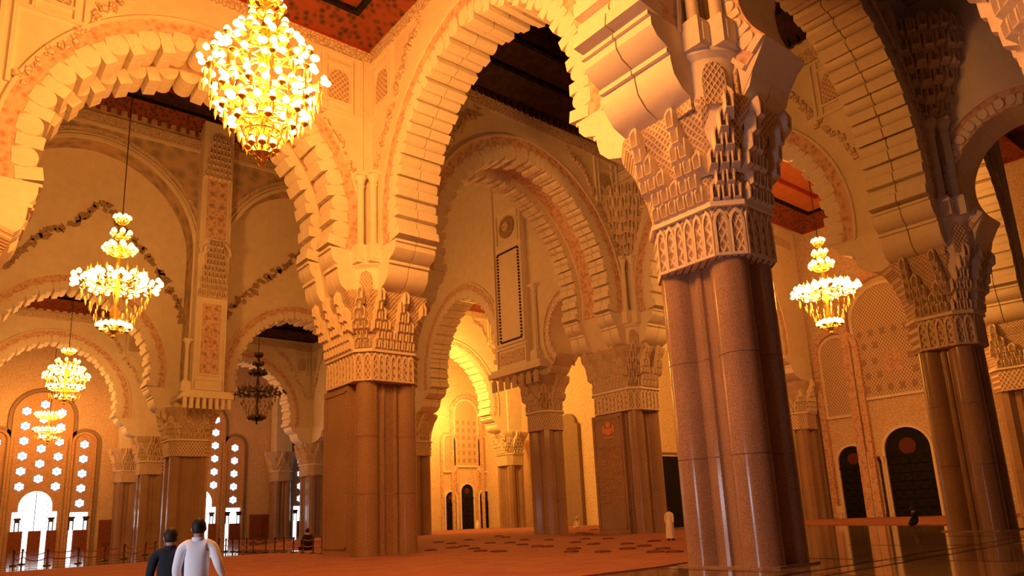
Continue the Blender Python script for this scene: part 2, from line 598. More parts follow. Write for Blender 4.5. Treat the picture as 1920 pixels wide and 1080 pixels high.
        obj('spandrel_garland', gb, CARVED if wallmat is None else ORNAMENT, W)
    if frieze:
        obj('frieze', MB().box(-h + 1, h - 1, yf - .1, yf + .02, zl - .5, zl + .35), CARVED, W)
    return W, A


# ------------------------------------------------------------------ piers
def outline(w_, d_, off=0.0, simple=False):
    """clustered pier section, four corner lobes with ribs between, counter-clockwise"""
    hw, hd = w_ / 2, d_ / 2
    rc = min(.56, .27 * min(w_, d_))
    pts = []
    cs = [(hw, -hd, -PI / 4), (hw, hd, PI / 4), (-hw, hd, 3 * PI / 4), (-hw, -hd, -3 * PI / 4)]
    nseg = 9 if not simple else 5
    for i, (x, y, a) in enumerate(cs):
        c = (x - math.copysign(rc, x), y - math.copysign(rc, y))
        sp = math.radians(112)
        pts += arcpts(c, rc + off, a - sp, a + sp, nseg)
        # face towards the next corner
        x2, y2, _ = cs[(i + 1) % 4]
        nx, ny = [(1, 0), (0, 1), (-1, 0), (0, -1)][i]
        tx, ty = -ny, nx
        Lf = d_ if i % 2 == 0 else w_
        m_ = Lf - 4 * rc
        bx, by = x, y
        def P(s, dp):
            return (bx + tx * s - nx * dp, by + ty * s - ny * dp)
        # start at the corner x, y and run along the face
        if m_ > 0.75:
            for s0 in (2 * rc + .16, Lf - 2 * rc - .16):
                for k in range(5):
                    b = PI - PI * k / 4
                    pts.append(P(s0 + .13 * math.cos(b), .34 - (.13 + off) * math.sin(b) - off * .3))
        elif m_ > .1:
            s0 = Lf / 2
            for k in range(5):
                b = PI - PI * k / 4
                pts.append(P(s0 + min(.13, m_ / 2.2) * math.cos(b), .34 - (.13 + off) * math.sin(b) - off * .3))
        else:
            pts.append(P(Lf / 2, .34 - off))
    return pts


def rrect(w_, d_, ch):
    a, b = w_ / 2, d_ / 2
    return [(a, -b + ch), (a, b - ch), (a - ch, b), (-a + ch, b), (-a, b - ch), (-a, -b + ch), (-a + ch, -b), (a - ch, -b)]


colm = MB().lathe([(.27, 0), (.27, .08), (.19, .2), (.18, 3.3), (.24, 3.4), (.2, 3.46)], 10).mesh('colonnette', STONE, 35)
colc = MB().lathe([(.17, 0), (.22, .25), (.36, .5)], 10)
colc.box(-.38, .38, -.38, .38, .5, .72)
colc = colc.mesh('colonnette_capital', STONE, 30)
colb = MB().box(-.42, .42, -.42, .42, 0, .9)
colb.box(-.34, .34, -.34, .34, .9, 1.0)
colb.box(-.25, .25, -.46, .46, .15, .75)
colb = colb.mesh('colonnette_base', STONE)


def pier(label, x0, x1, y0, y1, detail=2, zt=27.0, panel=False, corner=None, corbel=False, ext=.82, group=None, faces='xy'):
    w_, d_ = x1 - x0, y1 - y0
    PIERS.append((x0, x1, y0, y1, ext))
    cx, cy = (x0 + x1) / 2, (y0 + y1) / 2
    P = thing('cluster_pier', label, 'pier', (cx, cy, 0), 0, group)
    ol = outline(w_, d_, 0, detail < 2)
    core = outline(w_, d_, -.03, detail < 2)
    obj('shaft_core', MB().prism(core, 0, 8.6), SHADOWED, P)
    for z0, z1 in ((0.0, 2.95), (2.975, 5.75), (5.775, 8.6)):
        obj('granite_drum', MB().prism(ol, z0, z1), GRANITE, P, 35)
    obj('plinth', MB().prism(rrect(w_ + .3, d_ + .3, .3), 0, .05), GRANITE, P)
    CH = .62
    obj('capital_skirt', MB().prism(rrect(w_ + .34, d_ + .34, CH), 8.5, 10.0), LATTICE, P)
    obj('capital_ledge', MB().prism(rrect(w_ + .6, d_ + .6, CH + .06), 9.98, 10.14), STONE, P)
    rings = []
    for e, z in ((.3, 10.14), (.55, 11.2), (1.05, 12.2), (ext * 2 - .1, 12.7), (ext * 2, ZS), (ext * 2, ZS + .05)):
        rings.append([(p, q, z) for p, q in rrect(w_ + e, d_ + e, CH + .1 * e)])
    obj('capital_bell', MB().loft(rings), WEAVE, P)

    def facets(e, ch):
        """visible facets of the capital: centre, turn and width of each"""
        A_, B_ = w_ / 2 + e, d_ / 2 + e
        out_ = []
        if 'x' in faces:
            out_.append((-A_, 0, -PI / 2, 2 * (B_ - ch)))
        if 'y' in faces:
            out_.append((0, -B_, 0.0, 2 * (A_ - ch)))
        if 'Y' in faces:
            out_.append((0, B_, PI, 2 * (A_ - ch)))
            out_.append((-A_ + ch / 2, B_ - ch / 2, -3 * PI / 4, ch * 1.414))
        out_.append((-A_ + ch / 2, -B_ + ch / 2, -PI / 4, ch * 1.414))
        return out_
    # lancets on the skirt
    if detail >= 2:
        for fx_, fy_, rz, wid in facets(.17, CH):
            n = max(2, int(round(wid / .36)))
            for k in range(n):
                u = -wid / 2 + (k + .5) * wid / n
                link('skirt_lancet', LANCET, P, (fx_ + u * math.cos(rz), fy_ + u * math.sin(rz), 8.52), rz, (wid / n * .98, 1, 1.44))
    # muqarnas cells in stepped pyramids
    cw = .34 if detail >= 2 else .5
    for tier in range(6):
        z = 10.18 + tier * .46
        e = .15 + .075 * tier + (.07 * max(0, tier - 1))
        for fx_, fy_, rz, wid in facets(e, CH + .1 * e):
            n = max(2, int(round(wid / cw)))
            cwk = wid / n
            odd = tier % 2
            for k in range(n + odd):
                if odd and n > 2 and k in (0, n):
                    continue
                g = k % 4
                if n > 2 and ((tier == 3 and g not in (1, 2)) or (tier == 4 and g not in (1,)) or (tier == 2 and g == 3)):
                    continue
                if tier == 5 and not (n > 2 and g == 2):
                    continue
                if n <= 2 and tier >= 3 and not (tier == 3 and k == 1):
                    continue
                u = -wid / 2 + (k + .5 - .5 * odd) * cwk
                link('muqarnas_niche', NICHE, P, (fx_ + u * math.cos(rz), fy_ + u * math.sin(rz), z), rz, (cwk * .96, .36, .56 if tier < 3 else .68))
    # wall body over the capital
    obj('upper_shaft', MB().box(-w_ / 2 + .12, w_ / 2 - .12, -d_ / 2 + .12, d_ / 2 - .12, ZS, zt), PLASTER, P)
    if corner:
        kx, ky = corner[0] - cx + .1, corner[1] - cy + .1
        pr = [(.45, 11.7), (.72, 12.3), (1.0, 12.9), (1.0, 14.25), (1.16, 14.4), (1.16, 14.55)]
        obj('corner_bracket', MB().lathe(pr, 20, (kx, ky)), STONE, P, 30)
        for a in (-PI / 4, -PI / 4 - .95, -PI / 4 + .95):
            a2 = a - PI / 2
            r_ = .99
            link('bracket_niche', HOOD, P, (kx + r_ * math.cos(a2), ky + r_ * math.sin(a2), 12.75), a, (.8, 1.2, 1.35))
        for dx, dy in ((-.82, -.34), (-.34, -.82)):
            q = (kx + dx, ky + dy, 0)
            link('colonnette_base', colb, P, (q[0], q[1], 14.5))
            link('colonnette', colm, P, (q[0], q[1], 15.45))
            link('colonnette_capital', colc, P, (q[0], q[1], 18.85))
    if corbel:
        kx, ky = corner[0] - cx + .3, corner[1] - cy + .3
        prof = [(.45, 18.3), (.62, 19.2), (.85, 20.0), (1.1, 20.7), (1.4, 21.4), (1.75, 22.1), (2.05, 22.9), (2.25, 23.7), (2.3, 24.6)]
        obj('corbel_core', MB().lathe(prof, 16, (kx, ky)), ORNAMENT, P, 40)
        for k, (r_, z) in enumerate(prof[1:]):
            nn = 10 + 3 * k
            for i in range(nn):
                a = 2 * PI * (i + .5 * (k % 2)) / nn
                if math.cos(a + 3 * PI / 4) < -.2:
                    continue
                q = 2 * PI * r_ / nn
                link('stalactite_cell', NICHE, P, (kx + r_ * math.cos(a), ky + r_ * math.sin(a), z - .6 - .14 * (i % 2)), a + PI / 2, (q * .98, .42, .85))
    if panel:
        obj('inscription_panel', MB().box(-w_ / 2 - .12, -w_ / 2 + .3, -d_ / 2 + 1.25, d_ / 2 + .02, .02, 8.46), GRANITE, P)
        fr = MB()
        a, b = -d_ / 2 + 1.45, d_ / 2 - .2
        for q in ((a, a + .07, .4, 8.2), (b - .07, b, .4, 8.2), (a, b, 8.13, 8.2), (a, b, .4, .47)):
            fr.box(-w_ / 2 - .17, -w_ / 2 - .1, *q)
        obj('panel_moulding', fr, GRANITE, P)
    return P


ARCHL = 'front'
P_A = pier('nearest huge cluster pier of brown granite with muqarnas capital, right of centre', 16.95, 19.25, 10.6, 13.5, 2, 33, corner=(17.0, 10.85))
P_B = pier('tall granite pier left of centre with a flat panel, under the lit spandrel', 16.4, 19.7, 31.6, 35.7, 2, 42, panel=True, corner=(17.0, 31.8))
P_C = pier('dark granite pier at the right edge with shaded capital', 37.2, 39.5, 11.6, 14.1, 2, 33, corbel=True, corner=(37.3, 11.65))
P_F = pier('granite pier carved with inscription panel, beside the man in white robe', 38.2, 41.0, 33.0, 37.2, 2, 42, panel=True, corbel=True, corner=(38.5, 33.0))
P_E = pier('slender granite pier below tall wall panel with round disc', 39.8, 42.0, 44.2, 46.8, 1, 42, corner=None)
P_D = pier('granite pier behind the two walking people, below carved pilaster', 17.8, 21.3, 72.3, 75.2, 1, 14.0, corner=None)
P_H = pier('distant orange-lit pier just right of three small dark doors', 62.8, 65.5, 77.6, 80.8, 1, 28, corner=None)
pier('distant pier half hidden behind the left granite pier, beside lit lobed arch', 41.2, 43.6, 67.5, 70.2, 1, 28, corner=None)
pier('distant pier at the far left beside the rosette windows', 20.4, 23.0, 95.8, 98.6, 1, 27, corner=None)
pier('small far pier in the shaded aisle left of the flat-panelled pier', 42.5, 45.3, 97.5, 101.5, 1, 27, corner=None)
pier('far-off granite pier at right picture edge under bright arch blocks', 57.6, 60.2, 14.2, 17.0, 1, 28, corner=None)
pier('pier close to the camera side carrying the left end of the chandelier bay arch', -2.2, .9, 31.6, 35.7, 1, 42, corner=None)

pier('near pier whose lit muqarnas capital juts into the top right corner', 16.95, 19.25, .5, 3.05, 2, 33, faces='xyY')
pier('pier mostly outside the frame beyond the dark right pier', 37.3, 39.5, 2.5, 5.0, 1, 33)
pier('pier set against the rosette-window wall, right of the first windows', 20.6, 23.2, 110.6, 113.0, 1, 27)
pier('pier set against the window wall, right of the shaded windows', 42.4, 45.2, 110.4, 113.0, 1, 27)
pier('pier out of the frame at left carrying the near arch', -4.0, -1.4, 10.6, 13.5, 1, 33)
pier('pier against the doors wall under the end of the low arch', 64.9, 67.5, 35.3, 37.9, 1, 28)
# engraved writing on the inscription panel of the far pier
ins = MB()
rr = random.Random(4)
for row in range(17):
    z = 6.1 - row * .24
    y = -0.62
    while y < 1.62:
        lw = rr.uniform(.06, .2)
        ins.box(-1.56, -1.515, y, y + lw, z, z + .035)
        if rr.random() < .7:
            ins.box(-1.56, -1.515, y, y + .03, z, z + rr.uniform(.06, .16))
        if rr.random() < .4:
            ins.box(-1.56, -1.515, y + lw * .5, y + lw * .5 + .035, z + .1, z + .135)
        y += lw + rr.uniform(.02, .07)
ORANGE = mat('orange_gilt', (0.75, 0.30, 0.12), 0.5)
obj('inscription', ins, textured('carved_letter', (0.62, .36, .22), (.68, .40, .26)), P_F)
cr = MB()
f_ = lambda a, b, c: (c, a, b)
cr.prism([(-.3, 7.1), (-.34, 7.5), (0, 7.42), (.34, 7.5), (.3, 7.1), (0, 6.95)], -1.515, -1.57, f_)
cr.prism(arcpts((0, 7.72), .22, 0, 2 * PI * .95, 10), -1.515, -1.57, f_)
for s in (-1, 1):
    cr.prism([(s * .38, 7.1), (s * .6, 7.2), (s * .55, 7.6), (s * .42, 7.75), (s * .36, 7.4)][::s], -1.515, -1.57, f_)
cr.box(-1.57, -1.515, -.45, .45, 6.75, 6.85)
cr.v = [(x, y + .5, z) for x, y, z in cr.v]
obj('crest', cr, ORANGE, P_F)

# ------------------------------------------------------------------ arches between the piers
arch('wide polylobed arch behind the big lit chandelier, left side', (-.7, 33.75), (18.05, 33.75), 3.9, 42, 'wall_chandelier_bay', R=7.1, N=17, strips=2, cu=-.15, frames=(True, True))
arch('brightly lit polylobed arch between the two large granite piers, centre', (18.1, 33.4), (18.1, 12.0), 2.2, 33, 'wall_centre', R=7.15)
arch('double-rowed arch seen through the central arch, dim behind', (18.1, 34.2), (39.6, 35.2), 4.4, 42, 'wall_rear', R=8.0, N=26, strips=2, zl=27.6)
arch('near arch whose bright corner blocks rest on the nearest pier', (-2.6, 12.1), (18.1, 12.1), 2.5, 33, 'wall_near', R=7.6, cu=-.2)
arch('shaded arch from the nearest pier to the right-hand dark pier', (18.1, 12.1), (38.3, 12.9), 2.5, 33, 'wall_right', R=7.6, N=21)
arch('narrow arch springing from the right side of the nearest pier', (18.1, 12.05), (18.1, 1.8), 2.0, 33, 'wall_overhead', R=3.0, N=20, cu=.1, zc=16.3, frames=(False, False))
arch('arch behind with red ceiling seen through it, left of the dark pier', (39.6, 35), (38.4, 13), 2.2, 33, 'wall_side', R=7.4)
arch('narrow dark arch beside the dark right pier at the picture edge', (38.4, 12.85), (38.4, 3.8), 2.2, 33, 'wall_far_right', R=2.75, N=20, zc=16.3, frames=(False, False))
arch('narrow arch joining the inscription pier and the slender pier', (40.9, 45.5), (39.6, 35.1), 2.0, 42, 'wall_nave_link', R=2.55, N=20, zc=16.3, frames=(False, False), frieze=False)
arch('bright arch beyond the dark pier at the right picture edge', (38.4, 13.0), (58.9, 15.6), 2.5, 33, 'wall_bright', R=7.6)
arch('low arch right of the pendant lamp in the doors hall', (39.6, 35.4), (66.5, 36.5), 3.6, 33, 'wall_doors_hall', R=8.6, frames=(False, False), cols=1)
# end wall of the nave with the small arch into the bright aisle
arch('arch at the nave end opening on the glowing aisle', (42.4, 69.0), (40.9, 45.5), 2.0, 44, 'wall_nave_end', R=7.0, frames=(False, False), frieze=False)
arch('glowing arch in the bright aisle before the three small doors', (42.4, 78.8), (64.2, 79.2), 2.4, 32, 'wall_aisle', R=7.4, zl=29.5, cols=2, frames=(False, True))
# far wall of the nave, low arches
arch('far arch left of the carved pilaster, rosette windows beyond it', (-1.0, 75.2), (19.6, 75.2), 2.2, 44, 'wall_nave', R=7.4, frames=(False, False), frieze=False, cols=1)
arch('far arch right of the carved pilaster into the shaded aisle', (19.6, 75.2), (42.0, 75.2), 2.2, 44, 'wall_nave_right', R=7.6, frames=(False, False), frieze=False, cols=1)
arch('farthest arch framing the rosette windows', (-.5, 97.2), (21.7, 97.2), 2.2, 32, 'wall_window_bay', R=7.4, frames=(False, True), cols=1)
arch('far shaded arch around the unlit chandelier', (21.7, 97.2), (43.9, 99.2), 2.2, 32, 'wall_shaded_bay', R=7.4, frames=(False, True), cols=1)
arch('far shaded side arch with pale edge blocks', (43.9, 99.5), (42.4, 69), 2.2, 32, 'wall_shaded_side', R=7.4, cols=2, frames=(True, False))

# ------------------------------------------------------------------ enclosing walls
struct('wall_west', MB().box(-26.5, -26, -12, 115, 0, 44), PLASTER)
struct('wall_north', MB().box(-26, 75.5, 113.1, 114, 0, 44), textured('window_wall_stucco', (0.60, 0.45, 0.34), (0.74, 0.61, 0.48), 'EDGE', 3.6, .4, .02, .2, rough=.8))
struct('wall_doors', MB().box(44, 76, 90.0, 90.8, 0, 32), textured('door_wall_stucco', (0.62, 0.48, 0.36), (0.80, 0.68, 0.55), 'EDGE', 4.0, .4, .02, .22, rough=.8))
struct('wall_east', MB().box(68.0, 68.8, -12, 90, 0, 33), textured('east_wall_stucco', (0.62, 0.48, 0.36), (0.80, 0.68, 0.55), 'EDGE', 4.0, .4, .02, .22, rough=.8))


# ------------------------------------------------------------------ ceilings
def ceiling(name, x0, x1, y0, y1, z, m1, m2, m3, rise=1.0, slats=None, deep=0.0):
    C = struct(name)
    rail = REDPLAIN if m1 is not CEDAR else BLACKWOOD  # near-black rails put the unlit bays' shade into the colour

    def ring(nm, i0, za, i1, zb, m, t=.12):
        a = [(x0 + i0, y0 + i0), (x1 - i0, y0 + i0), (x1 - i0, y1 - i0), (x0 + i0, y1 - i0)]
        b = [(x0 + i1, y0 + i1), (x1 - i1, y0 + i1), (x1 - i1, y1 - i1), (x0 + i1, y1 - i1)]
        for k in range(4):
            j = (k + 1) % 4
            r = [Vector((*a[k], za)), Vector((*a[j], za)), Vector((*b[j], zb)), Vector((*b[k], zb))]
            up = Vector((0, 0, t))
            mb = MB().add(r + [p + up for p in r], [(0, 1, 2, 3), (7, 6, 5, 4), (0, 4, 5, 1), (1, 5, 6, 2), (2, 6, 7, 3), (3, 7, 4, 0)])
            obj(nm, mb, m, C)
    ring('cornice_rail', 0, z, .18, z, rail, .25)
    ring('cornice_board', .15, z + .1, 1.75, z + .1 + .9 * rise, m1)
    ring('cornice_rail', 1.7, z + .9 * rise, 1.95, z + .9 * rise, BLACKWOOD, .3)
    ring('ceiling_board', 1.9, z + .25 + .9 * rise, 3.6, z + .45 + 1.1 * rise, m2)
    ring('ceiling_rail', 3.5, z + .4 + 1.1 * rise, 3.75, z + .4 + 1.1 * rise, rail, .3)
    zi = z + .7 + 1.1 * rise + deep
    if deep:
        ring('lantern_side', 3.7, z + .6 + 1.1 * rise, 4.6, zi, m3)
    obj('ceiling_panel', MB().box(x0 - 1, x1 + 1, y0 - 1, y1 + 1, zi, zi + .3), m3, C)
    if slats:
        st, hh, m = slats
        sm = MB().prism([(-.16, 0), (.16, 0), (.2, .5), (.2, 1), (-.2, 1), (-.2, .5)], -.14, .14, lambda a, b, c: (a, c, b)).mesh('fringe_slat', m)
        for (ax, n0, n1, cc) in (('x', x0, x1, y1 - .3), ('y', y0, y1, x1 - .3), ('y', y0, y1, x0 + .3)):
            n = int((n1 - n0) / st)
            for k in range(n):
                u = n0 + (k + .5) * st
                p = (u, cc, z - hh * .15) if ax == 'x' else (cc, u, z - hh * .15)
                link('fringe_slat', sm, C, p, 0 if ax == 'x' else PI / 2, (1, 1, hh))
    return C


ceiling('ceiling', 0, 17.1, 13.3, 31.85, 27.1, RED, REDPANEL, REDPANEL, .8)
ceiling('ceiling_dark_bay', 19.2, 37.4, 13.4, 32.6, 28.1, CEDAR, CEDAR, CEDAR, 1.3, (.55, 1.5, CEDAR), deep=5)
ceiling('ceiling_doors_hall', 39.6, 68, 14.4, 34.4, 28.6, RED, ORANGEWOOD, ORANGEWOOD, 1.2)
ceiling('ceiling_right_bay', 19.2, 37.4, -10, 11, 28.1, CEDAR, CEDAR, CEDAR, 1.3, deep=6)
ceiling('ceiling_entry_bay', -2, 17.1, -8, 10.9, 27.1, RED, REDPANEL, REDPANEL, .8)
ceiling('ceiling_edge_bay', 39.6, 62, -10, 12.0, 28.1, CEDAR, CEDAR, CEDAR, 1.2)
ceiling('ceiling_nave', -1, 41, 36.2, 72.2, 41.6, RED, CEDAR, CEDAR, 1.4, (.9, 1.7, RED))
ceiling('ceiling_aisle', 41.9, 68, 46, 77.6, 29.9, RED, ORANGEWOOD, ORANGEWOOD, 1.2)
ceiling('ceiling_doors_aisle', 42, 76, 80.5, 90, 29.5, RED, ORANGEWOOD, ORANGEWOOD, .6)
ceiling('ceiling_far_bay', -1, 21.2, 76.5, 96, 27.6, RED, CEDAR, CEDAR, 1.0, (.8, 1.4, RED))
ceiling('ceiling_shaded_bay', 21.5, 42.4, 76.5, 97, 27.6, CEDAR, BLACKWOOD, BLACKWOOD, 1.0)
ceiling('ceiling_window_bay', -2, 44, 98.5, 113, 27.6, RED, CEDAR, CEDAR, .6)

# ------------------------------------------------------------------ far nave wall, blind arches and pilasters
def blind(name, x0, x1, c, r, zc, y, th, m):
    pts = [(c + r * math.cos(a) , zc + r * (1 + .04 * max(0, math.sin(a)) ** 3) * math.sin(a)) for a in [PI * i / 40 for i in range(41)]]
    poly = [(x1, 14.0), (x1, 42.0), (x0, 42.0), (x0, 14.0), (c - r, 14.0)] + pts[::-1] + [(c + r, 14.0)]
    W = struct(name, MB().prism(poly, y + th, y, lambda a, b, cc: (a, cc, b)), PAINTED)
    full = [(c + r, 14.2)] + pts + [(c - r, 14.2)]
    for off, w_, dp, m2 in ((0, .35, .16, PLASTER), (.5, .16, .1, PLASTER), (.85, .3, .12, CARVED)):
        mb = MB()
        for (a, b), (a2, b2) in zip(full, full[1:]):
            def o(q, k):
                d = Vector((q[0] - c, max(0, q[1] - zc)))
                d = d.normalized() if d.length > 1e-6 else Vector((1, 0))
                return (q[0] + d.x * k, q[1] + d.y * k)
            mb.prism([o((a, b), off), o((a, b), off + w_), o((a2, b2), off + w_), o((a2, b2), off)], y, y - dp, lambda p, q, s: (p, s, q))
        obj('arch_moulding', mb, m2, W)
    obj('frieze', MB().box(x0, x1, y - .2, y, 39.9, 40.9), CARVED, W)
    obj('frieze_moulding', MB().box(x0, x1, y - .26, y, 39.55, 39.85), PLASTER, W)
    return W


wn1 = blind('wall_nave_front', -1, 19.4, 9.6, 9.0, 28.7, 71.8, 2.3, PAINTED)
wn2 = blind('wall_nave_front_right', 21.0, 41.5, 31.0, 9.3, 28.7, 71.8, 2.3, PAINTED)
g1, g2 = MB(), MB()
fy = lambda u, dd, z: (u, 74.1 + dd, z)
ornament_line(g1, [(-1, 20.5), (3.3, 25.2), (6.9, 29.4), (8.6, 30.0), (10.5, 33.0), (15.1, 28.2), (17.9, 24.2), (18.6, 22)], fy, .75, .5, 8)
ornament_line(g2, [(22.5, 23.2), (26, 27.2), (30.8, 31.8), (36, 27), (40, 22.5)], fy, .75, .5, 9)
for gm, wn in ((g1, 'wall_nave'), (g2, 'wall_nave_right')):
    wl = bpy.data.objects[wn]
    o = obj('chevron_garland', gm, ORNAMENT, wl)
    o.matrix_parent_inverse = Matrix.LocRotScale(wl.location, wl.rotation_euler, None).inverted()

PD = thing('carved_pilaster', 'tall carved pilaster with starred panel and stalactite hoods on far nave wall', 'pilaster', (20.2, 72, 14.0))
obj('shaft', MB().box(-1.45, 1.5, -1.7, 2, 0.3, 28.6), PLASTER, PD)
lg = MB().box(-2.4, 2.2, -2.6, 2.6, -.3, .1)
lg.box(-2.2, 2.0, -2.4, 2.4, .1, .4)
obj('ledge', lg, STONE, PD)
lb = MB()
for k in range(8):
    lb.box(-2.3 + k * .57, -2.0 + k * .57, -2.5, -2.2, -1.3, -.3)
obj('ledge_bracket', lb, STONE, PD)
def panel_frame(mb, x0, x1, z0, z1, y, w_=.14, d=.14):
    mb.box(x0, x0 + w_, y - d, y, z0, z1)
    mb.box(x1 - w_, x1, y - d, y, z0, z1)
    mb.box(x0 + w_, x1 - w_, y - d, y, z0, z0 + w_)
    mb.box(x0 + w_, x1 - w_, y - d, y, z1 - w_, z1)
for a in ((-1.3, 1.35, .6, 1.7), (-1.0, 1.05, 2.0, 9.3), (-1.1, 1.15, 15.8, 22.6), (-1.4, 1.45, .4, 10.0)):
    pf = MB()
    panel_frame(pf, *a, -1.7)
    obj('panel_frame', pf, STONE, PD)
obj('lower_panel', MB().box(-.86, .9, -1.74, -1.7, 2.1, 9.2), PINK, PD)
obj('starred_panel', MB().box(-.95, 1.0, -1.74, -1.7, 15.9, 22.5), PINK, PD)
star = MB()
sp = []
for i in range(16):
    r_ = .26 if i % 2 == 0 else .14
    sp.append((r_ * math.cos(PI * i / 8), r_ * math.sin(PI * i / 8)))
star.prism(sp, .03, -.03, lambda a, b, c: (a, c, b))
star = star.mesh('carved_star', ORNAMENT)
for z in (16.8, 18.1, 19.4, 20.7, 21.8):
    for x in (-.45, .5):
        link('carved_star', star, PD, (x, -1.76, z))
for z in (2.9, 4.1, 5.3, 6.5, 7.7, 8.7):
    for x in (-.4, .45):
        link('carved_star', star, PD, (x, -1.76, z), 0, (.8, 1, .8))
for zb, rows in ((9.9, 9), (22.4, 7)):
    for r_ in range(rows):
        ww = 1.35 - .08 * r_
        n = 6 if r_ < rows - 2 else 4
        for k in range(n):
            u = -ww + (k + .5 + (.25 if r_ % 2 else -.25) * .5) * 2 * ww / n
            link('stalactite_cell', NICHE, PD, (u + .02, -1.72 - .02 * r_, zb + r_ * .62), 0, (2 * ww / n, .5 + .05 * r_, .72))
hh = MB()
for (a, b), (a2, b2) in zip(arcpts((0, 0), 1.35, 0, PI, 12), arcpts((0, 0), 1.35, 0, PI, 12)[1:]):
    k = 1.12
    hh.prism([(a, b), (a * k, b * k), (a2 * k, b2 * k), (a2, b2)], -1.7, -2.3, lambda p, q, s: (p, s, q + 14.2))
obj('hood_arch', hh, STONE, PD)
for x in (-1.9,):
    link('colonnette_base', colb, PD, (x, -1.2, .4))
    link('colonnette', colm, PD, (x, -1.2, 1.4))
    link('colonnette_capital', colc, PD, (x, -1.2, 4.8))

# pilaster with the disc on the nave end wall
PE = thing('disc_pilaster', 'wall pilaster with dark round disc above framed panel over slender pier', 'pilaster', (40.0, 47.7, 14.0), 0)
obj('shaft', MB().box(-.55, 1.3, -2.1, 2.2, .2, 28), PLASTER, PE)
pe = MB()
def yframe(mb, y0, y1, z0, z1, x, w_=.14, d=.14):
    mb.box(x - d, x, y0, y0 + w_, z0, z1)
    mb.box(x - d, x, y1 - w_, y1, z0, z1)
    mb.box(x - d, x, y0 + w_, y1 - w_, z0, z0 + w_)
    mb.box(x - d, x, y0 + w_, y1 - w_, z1 - w_, z1)
for a in ((-2.0, 2.1, .4, 2.3, -.55), (-2.0, 2.1, 2.5, 27, -.55, .2, .2), (-1.55, 1.6, 11.9, 15.2, -.55, .16)):
    pe = MB()
    yframe(pe, *a)
    obj('panel_frame', pe, STONE, PE)
bdm = MB()
for z0 in [2.95 + .3 * k for k in range(28)]:
    for y in (-1.5, 1.45):
        bdm.box(-.68, -.55, y, y + .14, z0, z0 + .17)
for y0 in [-1.4 + .3 * k for k in range(10)]:
    for z in (2.8, 11.2):
        bdm.box(-.68, -.55, y0, y0 + .17, z, z + .14)
o = obj('bead_border', bdm, CEDAR, PE)
o['kind'] = 'stuff'
fx = lambda a, b, c: (c, a, b)
obj('disc', MB().prism(arcpts((0, 13.6), 1.05, 0, 2 * PI * .96, 24), -.55, -.68, fx), ORNAMENT, PE)
obj('disc_hub', MB().prism(arcpts((0, 13.6), .45, 0, 2 * PI * .93, 14), -.68, -.78, fx), CARVED, PE)
obj('carved_tablet', MB().box(-.62, -.55, -1.6, 1.7, .8, 1.9), CARVED, PE)
lg = MB().box(-1.3, 1.5, -4.4, 2.7, -.35, .1)
lg.box(-1.1, 1.3, -4.2, 2.5, .1, .35)
obj('ledge', lg, STONE, PE)
for k in range(7):
    link('arched_panel', HOOD, PE, mtx=Matrix(((0, 1, 0, -1.15), (-.8, 0, 0, -3.7 + k * .95), (0, 0, 1.1, -1.6), (0, 0, 0, 1))))
for y in (-3.1,):
    link('colonnette_base', colb, PE, (-.4, y, .35))
    link('colonnette', colm, PE, (-.4, y, 1.35), 0, (1, 1, 1.5))
    link('colonnette_capital', colc, PE, (-.4, y, 6.5))
g3 = MB()
ornament_line(g3, [(50.6, 24.6), (54.7, 29.6), (57.8, 33.2), (61, 29.6), (66, 24)], lambda u, dd, z: (40.25 + (u - 45.5) * .064 + dd, u, z), .7, .5, 12)
gw = bpy.data.objects['wall_nave_end']
go = obj('chevron_garland', g3, ORNAMENT, gw)
go.matrix_parent_inverse = Matrix.LocRotScale(gw.location, gw.rotation_euler, None).inverted()


# ------------------------------------------------------------------ rosette windows on the far wall
def flat(mb, poly, y0, y1):
    return mb.prism(poly, y1, y0, lambda a, b, c: (a, c, b))


pet = MB()
for k in range(6):
    a = PI / 6 + PI / 3 * k
    flat(pet, arcpts((.36 * math.cos(a), .36 * math.sin(a)), .22, 0, 2 * PI * .9, 8), -.05, .0)
PETAL = pet.mesh('petal_panes', emit('daylit_petal_glass', (0.80, 0.90, 1.0), 1.3))
CORE = flat(MB(), arcpts((0, 0), .2, 0, 2 * PI * .84, 5), -.05, 0).mesh('centre_pane', DAYBLUE)
fr = MB()
for k in range(6):
    a = PI / 6 + PI / 3 * k
    flat(fr, arcpts((.36 * math.cos(a), .36 * math.sin(a)), .3, 0, 2 * PI * .9, 8), .0 + k * .001, .03)
flat(fr, arcpts((0, 0), .36, 0, 2 * PI * .84, 5), .007, .03)
RFRAME = fr.mesh('rosette_frame', mat('rosette_grille', (0.30, 0.20, 0.16), .7))
WPANEL = textured('window_panel_stucco', (0.50, 0.32, 0.19), (0.62, 0.42, 0.27), 'EDGE', 3, .3, .03, .14, rough=.8)


def archpoly(c, hw, z0, zs, n=16, k=1.0):
    return [(c + hw, z0)] + [(c + hw * math.cos(a), zs + k * hw * math.sin(a)) for a in [PI * i / n for i in range(n + 1)]] + [(c - hw, z0)]


def ringarch(mb, c, hw, w_, z0, zs, y0, y1):
    o, i = archpoly(c, hw + w_, z0, zs), archpoly(c, hw, z0, zs)
    for k in range(len(o) - 1):
        flat(mb, [i[k], o[k], o[k + 1], i[k + 1]], y0, y1)


def rosettes(W, pts, y):
    for x, z in pts:
        link('rosette_frame', RFRAME, W, (x, y, z), 0, (1, 1, 1))
        link('petal_panes', PETAL, W, (x, y - .01, z))
        link('centre_pane', CORE, W, (x, y - .02, z))


wcount = [0]


